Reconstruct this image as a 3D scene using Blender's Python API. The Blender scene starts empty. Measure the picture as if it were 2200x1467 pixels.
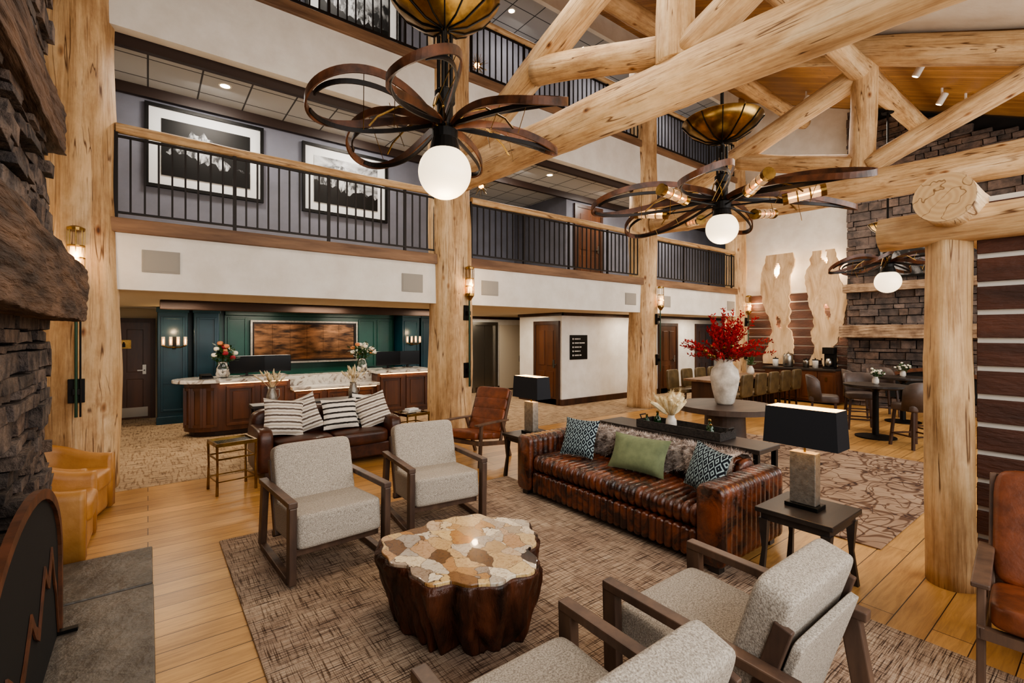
import bpy, bmesh, math, random
from mathutils import Vector, Matrix, Quaternion, noise
random.seed(7)
C = bpy.context.scene.collection
PI = math.pi
# ------------------------------------------------------------------ camera
f_px = 1020.0; H = 1.8; HY = 718.0
TH = math.atan2(1330, 1020)
cam = bpy.data.cameras.new('camera'); co = bpy.data.objects.new('camera', cam); C.objects.link(co)
cam.sensor_width = 36; cam.lens = f_px/2200*36; cam.shift_y = -(733.5-HY)/2200; cam.clip_start = .05
co.location = (0, 0, H); co.rotation_euler = (PI/2, 0, TH-PI/2)
bpy.context.scene.camera = co
# ------------------------------------------------------------------ materials
def lin(h):
    if not isinstance(h, str): return tuple(h)
    r = [int(h[i:i+2], 16)/255 for i in (0, 2, 4)]
    return tuple((c/12.92 if c <= .04045 else ((c+.055)/1.055)**2.4) for c in r)
def base_mat(name, rough=.6, metal=0):
    m = bpy.data.materials.new(name); m.use_nodes = True
    n = m.node_tree.nodes; l = m.node_tree.links; b = n['Principled BSDF']
    b.inputs['Roughness'].default_value = rough; b.inputs['Metallic'].default_value = metal
    return m, n, l, b
def mapping(n, l, st=(1, 1, 1), rot=(0, 0, 0), coord='Object'):
    t = n.new('ShaderNodeTexCoord'); mp = n.new('ShaderNodeMapping')
    mp.inputs['Scale'].default_value = st; mp.inputs['Rotation'].default_value = rot
    l.new(t.outputs[coord], mp.inputs['Vector']); return mp.outputs[0]
def mix(n, l, fac, a, b, mode='MIX'):
    x = n.new('ShaderNodeMix'); x.data_type = 'RGBA'; x.blend_type = mode
    for s, v in ((0, fac), (6, a), (7, b)):
        if isinstance(v, (int, float)): x.inputs[s].default_value = v
        elif isinstance(v, tuple): x.inputs[s].default_value = (*v, 1)
        else: l.new(v, x.inputs[s])
    return x.outputs[2]
def ramp(n, l, src, stops):
    r = n.new('ShaderNodeValToRGB'); e = r.color_ramp.elements
    while len(e) < len(stops): e.new(.5)
    for el, (p, c) in zip(e, stops): el.position = p; el.color = (*lin(c), 1)
    l.new(src, r.inputs[0]); return r.outputs[0]
def nz(n, l, vec, scale, detail=5, rough=.6, dist=0):
    t = n.new('ShaderNodeTexNoise'); t.inputs['Scale'].default_value = scale
    t.inputs['Detail'].default_value = detail; t.inputs['Roughness'].default_value = rough
    t.inputs['Distortion'].default_value = dist
    l.new(vec, t.inputs['Vector']); return t.outputs[0]
def bumpn(n, l, b, src, strength, dist=.02):
    k = n.new('ShaderNodeBump'); k.inputs['Strength'].default_value = strength; k.inputs['Distance'].default_value = dist
    l.new(src, k.inputs['Height']); l.new(k.outputs[0], b.inputs['Normal'])
def mk(name, c1, c2=None, scale=5, st=(1, 1, 1), lo=.35, hi=.65, rough=.6, metal=0, bump=0, bscale=None, bst=None, emit=0, island=0, coat=0, dist=0, alpha=1, trans=0, bdist=.02):
    m, n, l, b = base_mat(name, rough, metal)
    if c2 is None and not island: b.inputs['Base Color'].default_value = (*lin(c1), 1)
    else:
        v = mapping(n, l, st); t = nz(n, l, v, scale, dist=dist)
        col = ramp(n, l, t, [(lo, c1), (hi, c2 or c1)])
        if island:
            g = n.new('ShaderNodeNewGeometry'); r = ramp(n, l, g.outputs['Random Per Island'], [(0, (1-island,)*3), (.3, (.95, .95, .98)), (.55, (1.08, .96, .86)), (.8, (.8, .78, .77)), (1, (1+island*.8,)*3)])
            col = mix(n, l, 1.0, col, r, 'MULTIPLY')
        l.new(col, b.inputs['Base Color'])
        if emit: l.new(col, b.inputs['Emission Color'])
    if emit:
        b.inputs['Emission Strength'].default_value = emit
        if c2 is None: b.inputs['Emission Color'].default_value = (*lin(c1), 1)
    if bump:
        v = mapping(n, l, bst or st); bumpn(n, l, b, nz(n, l, v, bscale or scale*3), bump, bdist)
    if coat: b.inputs['Coat Weight'].default_value = coat
    if trans: b.inputs['Transmission Weight'].default_value = trans
    if alpha < 1: b.inputs['Alpha'].default_value = alpha
    return m
def planks(name, c1, c2, w, h, rot=0, rough=.35, mortar=.003, grain=.5, off=.37, mcol='3a2412'):
    m, n, l, b = base_mat(name, rough)
    v = mapping(n, l, (1, 1, 1), (0, 0, rot))
    br = n.new('ShaderNodeTexBrick'); l.new(v, br.inputs['Vector'])
    br.inputs['Scale'].default_value = 1; br.inputs['Brick Width'].default_value = w; br.inputs['Row Height'].default_value = h
    br.inputs['Mortar Size'].default_value = mortar; br.offset = off; br.inputs['Bias'].default_value = 0
    br.inputs['Color1'].default_value = (*lin(c1), 1); br.inputs['Color2'].default_value = (*lin(c2), 1); br.inputs['Mortar'].default_value = (*lin(mcol), 1)
    col = br.outputs[0]
    if grain:
        v2 = mapping(n, l, (1.2, 14, 1) if not rot else (14, 1.2, 1)); t = nz(n, l, v2, 2.2, 8, .7, .8)
        r = ramp(n, l, t, [(.3, (1-grain, 1-grain*1.15, 1-grain*1.3)), (.6, (1.05, 1.03, 1.0))])
        col = mix(n, l, 1.0, col, r, 'MULTIPLY')
        t3 = nz(n, l, mapping(n, l, (1, 1, 1)), 1.3, 2); r3 = ramp(n, l, t3, [(.35, (.84, .82, .8)), (.6, (1.04, 1.04, 1.04))])
        col = mix(n, l, 1.0, col, r3, 'MULTIPLY')
    l.new(col, b.inputs['Base Color']); return m
def logmat(name, c1, c2, c3):
    m, n, l, b = base_mat(name, .58)
    t = nz(n, l, mapping(n, l, (1, 1, .1)), 5, 9, .7, .6)
    col = ramp(n, l, t, [(.32, c2), (.5, c1), (.7, c3)])
    fine = nz(n, l, mapping(n, l, (9, 9, .35)), 4, 6, .7); fr = ramp(n, l, fine, [(.32, (.55, .43, .34)), (.5, (1, 1, 1))])
    col = mix(n, l, .75, col, fr, 'MULTIPLY')
    big = ramp(n, l, nz(n, l, mapping(n, l, (1.5, 1.5, .9)), 1.5, 5, .7), [(.36, (.74, .67, .6)), (.5, (.95, .93, .9)), (.62, (1.08, 1.08, 1.08))])
    col = mix(n, l, 1.0, col, big, 'MULTIPLY')
    vo = n.new('ShaderNodeTexVoronoi'); vo.inputs['Scale'].default_value = 4.2; l.new(mapping(n, l, (1, 1, .5)), vo.inputs['Vector'])
    k = ramp(n, l, vo.outputs['Distance'], [(.05, (.2, .11, .06)), (.085, (.55, .38, .26)), (.16, (1, 1, 1))])
    msk = ramp(n, l, nz(n, l, mapping(n, l), 1.9, 1), [(.46, (0, 0, 0)), (.54, (1, 1, 1))])
    col = mix(n, l, msk, col, mix(n, l, 1.0, col, k, 'MULTIPLY'))
    for sc, st, lo in ((1.6, (4, 4, .18), .5), (2.6, (4, 4, .13), .52)):
        cr = nz(n, l, mapping(n, l, st), sc, 2, .4); crr = ramp(n, l, cr, [(.49, (1, 1, 1)), (.498, (.2, .12, .07)), (.502, (.2, .12, .07)), (.511, (1, 1, 1))])
        msk = ramp(n, l, nz(n, l, mapping(n, l, (1, 1, .5)), 2.3+sc, 2), [(lo, (0, 0, 0)), (lo+.06, (1, 1, 1))])
        col = mix(n, l, msk, col, mix(n, l, 1.0, col, crr, 'MULTIPLY'))
    l.new(col, b.inputs['Base Color']); bumpn(n, l, b, fine, .45, .02); return m
def rugmat():
    m, n, l, b = base_mat('rug_weave', .95)
    a = nz(n, l, mapping(n, l, (.8, 26, 1)), 5, 6, .7); c = nz(n, l, mapping(n, l, (26, .8, 1)), 5, 6, .7)
    ra = ramp(n, l, a, [(.4, '3a2a22'), (.475, '9a8674'), (.62, 'bcae9c')]); rc = ramp(n, l, c, [(.41, (.26, .2, .16)), (.48, (1, 1, 1))])
    col = mix(n, l, .95, ra, rc, 'MULTIPLY')
    big = ramp(n, l, nz(n, l, mapping(n, l), 1.6, 3), [(.35, (.82, .74, .7)), (.65, (1.22, 1.18, 1.12))])
    col = mix(n, l, 1.0, col, big, 'MULTIPLY')
    l.new(col, b.inputs['Base Color']); bumpn(n, l, b, c, .4, .01); return m
def branchmat():
    m, n, l, b = base_mat('branch_pattern_carpet', .95)
    col = ramp(n, l, nz(n, l, mapping(n, l), 2, 4), [(.35, '8e745e'), (.65, 'a48c74')])
    for sc, st, rot, w in ((1.1, (1, 2.2, 1), .5, .012), (1.2, (2.2, 1, 1), .2, .012), (1.5, (1, 1.8, 1), -.7, .01), (1.6, (1.7, 1, 1), 1.1, .01), (2.0, (1, 1.5, 1), 2, .009)):
        t = nz(n, l, mapping(n, l, st, (0, 0, rot)), sc, 1.5, .5, .5)
        r = ramp(n, l, t, [(.5-w*1.3, (1, 1, 1)), (.5-w*.6, (.38, .28, .22)), (.5+w*.6, (.38, .28, .22)), (.5+w*1.3, (1, 1, 1))])
        col = mix(n, l, 1.0, col, r, 'MULTIPLY')
    l.new(col, b.inputs['Base Color']); return m
def hallcarpet():
    m, n, l, b = base_mat('hall_carpet', .95)
    a = nz(n, l, mapping(n, l, (1, 9, 1)), 4, 4, .6); c = nz(n, l, mapping(n, l, (9, 1, 1)), 4, 4, .6)
    ra = ramp(n, l, a, [(.38, '5e4a38'), (.45, 'a48c70'), (.65, 'b8a284')]); rc = ramp(n, l, c, [(.41, (.5, .42, .36)), (.47, (1, 1, 1))])
    l.new(mix(n, l, .8, ra, rc, 'MULTIPLY'), b.inputs['Base Color']); return m
def petrified():
    m, n, l, b = base_mat('petrified_wood', .25)
    v = mapping(n, l, (1, 1, .001)); w = n.new('ShaderNodeTexNoise'); w.inputs['Scale'].default_value = 5; w.inputs['Detail'].default_value = 3; l.new(v, w.inputs['Vector'])
    vs = mapping(n, l, (1, .6, .001), (0, 0, .6)); va = mix(n, l, .13, vs, w.outputs['Color'])
    vo = n.new('ShaderNodeTexVoronoi'); vo.feature = 'DISTANCE_TO_EDGE'; vo.inputs['Scale'].default_value = 11; l.new(va, vo.inputs['Vector'])
    vc = n.new('ShaderNodeTexVoronoi'); vc.inputs['Scale'].default_value = 11; l.new(va, vc.inputs['Vector'])
    s = n.new('ShaderNodeSeparateColor'); l.new(vc.outputs['Color'], s.inputs[0])
    cell = ramp(n, l, s.outputs[0], [(0, '241c1a'), (.1, '8c6238'), (.22, 'd8bd8e'), (.4, 'b07c42'), (.55, 'ebdfc6'), (.7, '9c9086'), (.82, 'dcbc80'), (.92, 'f0e6d0'), (1, '70492a')])
    gr = ramp(n, l, nz(n, l, v, 16, 8, .8, 3), [(.38, (.42, .3, .2)), (.5, (1, 1, 1))])
    col = mix(n, l, .85, cell, gr, 'MULTIPLY')
    e = ramp(n, l, vo.outputs['Distance'], [(.004, (.14, .09, .06)), (.016, (1, 1, 1))])
    l.new(mix(n, l, 1.0, col, e, 'MULTIPLY'), b.inputs['Base Color']); b.inputs['Coat Weight'].default_value = .3; return m
def stripes(name, stops, scale, axis='Z', dist=1.5, rough=.9, rings=False):
    m, n, l, b = base_mat(name, rough)
    w = n.new('ShaderNodeTexWave'); w.inputs['Scale'].default_value = scale; w.inputs['Distortion'].default_value = dist
    if rings: w.wave_type = 'RINGS'; w.rings_direction = axis
    else: w.bands_direction = axis
    w.inputs['Detail'].default_value = 1; w.inputs['Detail Scale'].default_value = 6; l.new(mapping(n, l), w.inputs['Vector'])
    col = ramp(n, l, w.outputs['Fac'], stops)
    if rings:
        cr = nz(n, l, mapping(n, l, (1, 1, 1)), 9, 2, .4); crr = ramp(n, l, cr, [(.485, (1, 1, 1)), (.498, (.3, .2, .12)), (.515, (1, 1, 1))])
        col = mix(n, l, 1.0, col, crr, 'MULTIPLY')
    l.new(col, b.inputs['Base Color']); return m
def aztec(name):
    m, n, l, b = base_mat(name, .9)
    ch = n.new('ShaderNodeTexWave'); ch.wave_profile = 'TRI'; ch.bands_direction = 'Z'; ch.inputs['Scale'].default_value = 3; l.new(mapping(n, l), ch.inputs['Vector'])
    cx = n.new('ShaderNodeTexWave'); cx.wave_profile = 'TRI'; cx.bands_direction = 'X'; cx.inputs['Scale'].default_value = 5; l.new(mapping(n, l), cx.inputs['Vector'])
    a = n.new('ShaderNodeMath'); a.operation = 'ADD'; l.new(ch.outputs['Fac'], a.inputs[0]); l.new(cx.outputs['Fac'], a.inputs[1])
    p = n.new('ShaderNodeMath'); p.operation = 'PINGPONG'; p.inputs[1].default_value = .4; l.new(a.outputs[0], p.inputs[0])
    g = ramp(n, l, p.outputs[0], [(.24, '0c1420'), (.265, 'a0b4b6')])
    l.new(g, b.inputs['Base Color']); return m
M = {}
M['log'] = logmat('peeled_log', 'd2b186', 'a98458', 'e2cba6')
M['floor'] = planks('oak_planks', 'd0a468', 'b48a56', 1.9, .185, rough=.33, grain=.32)
M['roofwood'] = planks('pine_boards', 'bc8e58', 'a07444', 3.0, .12, PI/2, rough=.5, grain=.3)
M['tile'] = planks('ceiling_tile', 'b8b6b4', 'b0aeac', .61, .61, off=0, mortar=.012, grain=0, rough=.9, mcol='4a4848')
M['hall'] = hallcarpet(); M['rug'] = rugmat(); M['branch'] = branchmat()
M['white'] = mk('white_plaster', 'e6e2da', 'dad4ca', 3, bump=.15, bscale=12, rough=.85)
M['cream'] = mk('cream_ceiling', 'd0c0a4', rough=.9)
M['gray'] = mk('blue_gray_paint', '74747e', '6a6a72', 2, rough=.8)
M['green'] = mk('green_lacquer', '0b4538', '08392f', 2, rough=.3)
M['teal'] = mk('teal_lacquer', '0e3a47', '0a2e3a', 2, rough=.3)
M['darkwood'] = mk('dark_walnut', '4a2e1e', '2c1a10', 4, st=(1, 1, .12), rough=.4, bump=.1)
M['deskwood'] = mk('desk_walnut', '643c24', '3e2416', 4, st=(1, 1, .15), rough=.35)
M['trim'] = mk('rough_brown_trim', '8e6e52', '5e4430', 3, st=(.25, 2, 2), rough=.6, bump=.3)
M['rafterdark'] = mk('dark_rough_beam', '4c3424', '2c1c12', 3, st=(.15, 1, 1), rough=.6, bump=.3)
M['frame'] = mk('chair_walnut', '6e5544', '483830', 7, st=(1, 1, .2), rough=.45)
M['tweed'] = mk('beige_tweed', 'cac0b2', '8c8276', 150, lo=.36, hi=.64, rough=.95, bump=.6, bscale=150, bdist=.012)
M['leather'] = mk('worn_brown_leather', '743c20', '2a140b', 5, lo=.34, hi=.6, rough=.27, bump=.3, bscale=45, coat=.35, dist=1)
M['cognac'] = mk('cognac_leather', '84482a', '5a2f1a', 6, rough=.42, bump=.15, bscale=30)
M['darkleather'] = mk('dark_brown_leather', '563020', '321c12', 6, rough=.35, bump=.1, bscale=40)
M['tan'] = mk('tan_leather', 'be8c52', 'a87640', 4, rough=.42, bump=.1, bscale=30)
M['graytan'] = mk('gray_brown_leather', '5a4a42', '443832', 5, rough=.5)
M['olive'] = mk('khaki_leather', '6a583a', '4e402a', 5, rough=.5)
M['iron'] = mk('black_iron', '1a1816', rough=.45, metal=.6)
M['bronze'] = mk('baluster_bronze', '26211e', rough=.5, metal=.5)
M['brass'] = mk('antique_brass', 'a88850', '6a502c', 5, rough=.3, metal=1)
M['petalwood'] = mk('bent_walnut', '6a4028', '301c10', 6, rough=.38)
M['petaldark'] = mk('bent_dark_bronze', '241b16', '14100d', 6, rough=.4, metal=.3)
M['globe'] = mk('lit_globe', 'ffe9c4', rough=.3, emit=1.7)
M['bulb'] = mk('warm_bulb', 'ffb060', emit=14)
M['glow'] = mk('warm_glow', 'ffc880', emit=9)
M['glass'] = mk('clear_glass', 'ffffff', rough=.03, trans=1)
M['ribglass'] = mk('lit_ribbed_glass', 'f0dcb8', emit=.4, rough=.08, alpha=.36)
M['stone'] = mk('stacked_stone', '786a60', '363132', 8, rough=.85, bump=1, bscale=12, island=.45, bdist=.05)
M['mantel'] = mk('rough_hewn_mantel', '755a46', '382a22', 5, st=(2.2, .3, 2.2), rough=.8, bump=.9, bscale=12, bst=(2.5, .3, 2.5), bdist=.04)
M['farstone'] = mk('gray_brown_stone', '72645c', '443e3c', 5, rough=.85, bump=.8, bscale=12, island=.45, bdist=.04)
M['paleledge'] = mk('sandstone_ledge', 'a88e72', '745c48', 4, rough=.8, bump=.5)
M['slate'] = mk('hearth_slate', '6e665c', '443e38', 3.5, rough=.45, bump=.6, bscale=6, bdist=.04)
M['root'] = mk('dark_root_wood', '5e3420', '22120a', 8, st=(1, 1, .25), rough=.42, bump=.8, bscale=14, bst=(1, 1, .3), bdist=.03)
M['petri'] = petrified()
M['blacktop'] = mk('blackened_wood', '38302c', '26211e', 6, st=(.2, 1, 1), rough=.4)
M['roundtop'] = mk('smoked_oak', '524238', '382c26', 5, st=(.2, 1, 1), rough=.45)
M['shade'] = mk('black_shade', '14161c', rough=.8)
M['shadein'] = mk('lit_shade_lining', 'ffdf9e', emit=3)
M['brushed'] = mk('brushed_pewter', 'a09a90', '847e76', 26, rough=.36, metal=.7, bump=.3, bscale=70)
M['ceramic'] = mk('white_ceramic', 'dcd4c8', 'a89e92', 6, rough=.6, bump=.2)
M['red'] = mk('red_leaves', 'c81c1c', '80100f', 12, rough=.6)
M['stem'] = mk('twig', '4a3420', rough=.8)
M['leafg'] = mk('green_leaf', '3c5c2c', '20401c', 9, rough=.5)
M['pampas'] = mk('pampas_plume', 'e8d8b4', 'cbb488', 20, rough=.95)
M['blossomw'] = mk('cream_blossom', 'f0e6d0', rough=.7); M['blossomr'] = mk('burgundy_blossom', '8a1c28', rough=.7); M['blossomp'] = mk('peach_blossom', 'd88a5a', rough=.7)
M['marble'] = mk('veined_marble', 'd2ccc2', '6a5a50', 3.2, lo=.5, hi=.66, rough=.15, dist=2.5)
M['copper'] = mk('aged_bronze_panel', '8a6040', '2c1e14', 4, st=(.6, 1, 2.4), lo=.36, hi=.64, rough=.2, metal=.75)
M['copperdark'] = mk('dark_bronze_bar', '2a1c14', '120d0a', 5, rough=.3, metal=.5)
M['screen'] = mk('black_screen', '0a0b0d', rough=.15)
M['steel'] = mk('elevator_steel', '9a958c', rough=.3, metal=1)
M['beige'] = mk('beige_panel', 'c8bca8', rough=.7)
M['door'] = mk('stained_door', '5e3820', '3e2414', 4, st=(1, 1, .15), rough=.35)
M['fur'] = mk('gray_brown_fur', 'd0c4bc', '6a5a50', 12, lo=.38, hi=.6, rough=.95)
M['velvet'] = mk('sage_velvet', '808a66', '687254', 8, rough=.8)
M['aztec'] = aztec('blue_aztec_weave')
M['stripe'] = stripes('cream_gray_stripe', [(.1, '5c4e44'), (.2, 'ddd6ca'), (.8, 'e4dccf'), (.92, 'b4a898')], 3.6, dist=.5)
M['stripe2'] = stripes('cream_black_stripe', [(.22, '2a2622'), (.28, 'e4dccf')], 4.2, dist=.4)
M['woven'] = mk('dark_wicker', '3c342e', '1c1816', 40, rough=.7, bump=.8)
M['greenglass'] = mk('green_glass', '2c5a2c', rough=.08, trans=.7)
M['matte'] = mk('white_mat_board', 'd8d8d6', rough=.7)
M['photo1'] = mk('monochrome_peak_photo', '0c0c0c', 'a8a8a8', 2.6, lo=.44, hi=.66, rough=.5, st=(1.6, 1, 1), dist=.6)
M['photo2'] = mk('monochrome_cloud_photo', '1a1a1a', 'b8b8b8', 2.2, lo=.4, hi=.62, rough=.5, st=(1, 1, 1.6), dist=1)
M['rock'] = mk('monochrome_rock', '141414', 'b0b0b0', 9, lo=.45, hi=.6, rough=.5, st=(1.5, 1, .6))
M['grille'] = mk('gray_grille', '9a968e', rough=.8)
M['slabwood'] = mk('live_edge_slab', 'dfc29c', 'a07850', 2.6, lo=.36, hi=.8, st=(1.6, 1.6, .5), rough=.5, dist=1.6)
M['slat'] = mk('dark_brown_board', '5a3628', '38221a', 3, st=(1, .3, 1.5), rough=.6, bump=.7, bscale=30)
M['chink'] = mk('pale_chinking', 'd4ccc0', rough=.9)
M['bulbwhite'] = mk('downlight_lens', 'fff2d8', emit=12)
M['whitemetal'] = mk('white_metal', 'e4e0d8', rough=.4)
M['cutend'] = stripes('cut_log_rings', [(.1, 'c09c70'), (.9, 'caa87c')], 9, 'X', .8, rings=True)
M['soffit'] = mk('dark_crown', '2e1c12', rough=.5)
M['darkvoid'] = mk('near_black', '0a0908', rough=.9)  # even near-black for fireboxes, chimney cores and the fire screen mesh
M['rust'] = mk('rusted_steel', '6a3e26', '482a16', 10, rough=.6)
M['greenmetal'] = mk('green_metal', '24402c', rough=.4, metal=.4)
M['redbox'] = mk('dark_red_leather', '4c1a14', rough=.4)
# ------------------------------------------------------------------ mesh builder
class MB:
    def __init__(s): s.v = []; s.f = []
    def add(s, vs, fs, T=None):
        o = len(s.v)
        s.v += [tuple(T @ Vector(p)) if T else tuple(p) for p in vs]
        s.f += [tuple(i+o for i in q) for q in fs]; return s
    def box(s, x0, x1, y0, y1, z0, z1, T=None, jit=0):
        vs = [(x, y, z) for x in (x0, x1) for y in (y0, y1) for z in (z0, z1)]
        if jit: vs = [tuple(c+random.uniform(-jit, jit) for c in p) for p in vs]
        return s.add(vs, [(0, 1, 3, 2), (4, 6, 7, 5), (0, 4, 5, 1), (2, 3, 7, 6), (0, 2, 6, 4), (1, 5, 7, 3)], T)
    def bar(s, p0, p1, w, h, up=(0, 0, 1)):
        return s.strip([p0, p1], w, h, up)
    def strip(s, pts, w, h, up=(0, 0, 1), closed=False):
        P = [Vector(p) for p in pts]; n = len(P); U = Vector(up); vs = []; fs = []
        for i in range(n):
            a = P[(i-1) % n] if (i > 0 or closed) else P[0]; b = P[(i+1) % n] if (i < n-1 or closed) else P[-1]
            t = (b-a).normalized(); sd = t.cross(U)
            if sd.length < 1e-4: sd = t.cross(Vector((1, 0, 0)))
            sd.normalize(); u = sd.cross(t).normalized()
            vs += [P[i]+sd*w/2+u*h/2, P[i]-sd*w/2+u*h/2, P[i]-sd*w/2-u*h/2, P[i]+sd*w/2-u*h/2]
        m = n if closed else n-1
        for i in range(m):
            a = 4*i; b = 4*((i+1) % n)
            for k in range(4): fs.append((a+k, a+(k+1) % 4, b+(k+1) % 4, b+k))
        if not closed: fs += [(3, 2, 1, 0), (4*n-4, 4*n-3, 4*n-2, 4*n-1)]
        return s.add(vs, fs)
    def tube(s, pts, r, n=8):
        P = [Vector(p) for p in pts]; R = r if isinstance(r, (list, tuple)) else [r]*len(P)
        t0 = (P[1]-P[0]).normalized(); u = t0.orthogonal().normalized(); vs = []; fs = []
        for i, p in enumerate(P):
            t = (P[min(i+1, len(P)-1)]-P[max(i-1, 0)]).normalized()
            u = (u-t*u.dot(t)).normalized(); w = t.cross(u)
            for k in range(n):
                a = 2*PI*k/n; vs.append(p+(u*math.cos(a)+w*math.sin(a))*R[i])
        for i in range(len(P)-1):
            for k in range(n): fs.append((i*n+k, i*n+(k+1) % n, (i+1)*n+(k+1) % n, (i+1)*n+k))
        fs += [tuple(range(n-1, -1, -1)), tuple(range((len(P)-1)*n, len(P)*n))]
        return s.add(vs, fs)
    def lathe(s, prof, c=(0, 0, 0), n=24, T=None):
        vs = []; fs = []
        for r, z in prof:
            for k in range(n):
                a = 2*PI*k/n; vs.append((c[0]+r*math.cos(a), c[1]+r*math.sin(a), c[2]+z))
        for i in range(len(prof)-1):
            for k in range(n): fs.append((i*n+k, i*n+(k+1) % n, (i+1)*n+(k+1) % n, (i+1)*n+k))
        if prof[0][0] > 1e-3: fs.append(tuple(range(n-1, -1, -1)))
        if prof[-1][0] > 1e-3: fs.append(tuple(range((len(prof)-1)*n, len(prof)*n)))
        return s.add(vs, fs, T)
    def sup(s, c, size, k=5, n=10, T=None):
        idx = {}; vs = []; fs = []
        def vid(p):
            key = tuple(round(q*1000) for q in p)
            if key not in idx:
                q = sum(abs(a)**k for a in p)**(1/k)
                vs.append(tuple(c[i]+p[i]/q*size[i]/2 for i in range(3))); idx[key] = len(vs)-1
            return idx[key]
        g = [math.sin((2*i/n-1)*PI/2*.999)/math.sin(PI/2*.999) for i in range(n+1)]
        for ax in range(3):
            for sg in (-1, 1):
                for i in range(n):
                    for j in range(n):
                        q = []
                        for a, b in ((i, j), (i+1, j), (i+1, j+1), (i, j+1)):
                            p = [0, 0, 0]; p[ax] = sg; p[(ax+1) % 3] = g[a]; p[(ax+2) % 3] = g[b]; q.append(vid(p))
                        fs.append(tuple(q) if sg > 0 else tuple(reversed(q)))
        return s.add(vs, fs, T)
    def prism(s, poly, a, b, axis='z', T=None):
        n = len(poly)
        def mkp(p, h):
            return (p[0], p[1], h) if axis == 'z' else ((h, p[0], p[1]) if axis == 'x' else (p[0], h, p[1]))
        vs = [mkp(p, a) for p in poly]+[mkp(p, b) for p in poly]
        fs = [tuple(range(n-1, -1, -1)), tuple(range(n, 2*n))]+[(i, (i+1) % n, n+(i+1) % n, n+i) for i in range(n)]
        return s.add(vs, fs, T)
    def ribbed(s, prof, a, b, n, amp, axis='x'):
        m = len(prof); nor = []
        for i in range(m):
            p, q = prof[i-1], prof[(i+1) % m]; d = Vector((q[1]-p[1], p[0]-q[0])); d = d.normalized() if d.length > 1e-6 else Vector((0, 1))
            nor.append(d)
        ar = sum(prof[i][0]*prof[(i+1) % m][1]-prof[(i+1) % m][0]*prof[i][1] for i in range(m))
        if ar < 0: nor = [-d for d in nor]
        vs = []; st = []
        for c in range(n):
            for u in (0, .07, .18, .34, .5, .66, .82, .93): st.append((c+u, u))
        st.append((n, 0))
        for x, u in st:
            off = -amp*(abs(2*u-1)**2.6)
            h = a+(b-a)*x/n
            for i in range(m):
                p = (prof[i][0]+nor[i][0]*off, prof[i][1]+nor[i][1]*off)
                vs.append((h, p[0], p[1]) if axis == 'x' else (p[0], h, p[1]))
        fs = [tuple(range(m)), tuple(range((len(st)-1)*m, len(st)*m))]
        for i in range(len(st)-1):
            for k in range(m): fs.append((i*m+k, i*m+(k+1) % m, (i+1)*m+(k+1) % m, (i+1)*m+k))
        return s.add(vs, fs)
    def pillow(s, w, h, t, n=14, T=None):
        vs = []; fs = []
        for sg in (-1, 1):
            o = len(vs)
            for i in range(n+1):
                for j in range(n+1):
                    u = 2*i/n-1; v = 2*j/n-1
                    th = t/2*((1-abs(u)**2.5)*(1-abs(v)**2.5))**.5
                    vs.append((w/2*u*(.91+.09*v*v), sg*th, h/2+h/2*v*(.91+.09*u*u)))
            for i in range(n):
                for j in range(n):
                    q = (o+i*(n+1)+j, o+(i+1)*(n+1)+j, o+(i+1)*(n+1)+j+1, o+i*(n+1)+j+1)
                    fs.append(q if sg < 0 else tuple(reversed(q)))
        return s.add(vs, fs, T)
    def build(s, name, mat, parent=None, smooth=False, bevel=0, world=False, label=None, fix=True):
        me = bpy.data.meshes.new(name); vs = s.v
        if world and parent is not None:
            L = Vector(parent.location)
            if parent.parent: L = L+Vector(parent.parent.location)
            vs = [(p[0]-L[0], p[1]-L[1], p[2]-L[2]) for p in vs]
        me.from_pydata([tuple(p) for p in vs], [], s.f)
        if fix and len(s.v) < 9000:
            bm = bmesh.new(); bm.from_mesh(me); bmesh.ops.recalc_face_normals(bm, faces=bm.faces); bm.to_mesh(me); bm.free()
        me.update()
        o = bpy.data.objects.new(name, me); C.objects.link(o)
        me.materials.append(M[mat] if isinstance(mat, str) else mat)
        if smooth: me.shade_smooth()
        if bevel:
            b = o.modifiers.new('bevel', 'BEVEL'); b.width = bevel; b.segments = 2; b.limit_method = 'ANGLE'
        if parent: o.parent = parent
        if label: o['label'] = label
        return o
def tag(o, label, cat, group=None):
    o['label'] = label; o['category'] = cat
    if group: o['group'] = group
    return o
def thing(name, label, cat, loc=(0, 0, 0), rz=0, group=None):
    o = bpy.data.objects.new(name, None); C.objects.link(o); o.empty_display_size = .1
    o.location = loc; o.rotation_euler = (0, 0, rz); return tag(o, label, cat, group)
def struct(name, mb, mat, bevel=0, smooth=False):
    o = mb.build(name, mat, bevel=bevel, smooth=smooth); o['kind'] = 'structure'; return o
def dup(root, loc, rz, label, group=None):
    def cp(o, par):
        c = o.copy(); C.objects.link(c)
        if par: c.parent = par
        for ch in list(o.children): cp(ch, c)
        return c
    r = cp(root, None); r.location = loc; r.rotation_euler = (0, 0, rz); r['label'] = label
    if group: r['group'] = group
    return r
def rrect(a0, a1, b0, b1, r, n=4):
    p = []
    for cx, cy, s in ((a1-r, b1-r, 0), (a0+r, b1-r, 1), (a0+r, b0+r, 2), (a1-r, b0+r, 3)):
        for i in range(n+1):
            t = (s+i/n)*PI/2; p.append((cx+r*math.cos(t), cy+r*math.sin(t)))
    return p
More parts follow.
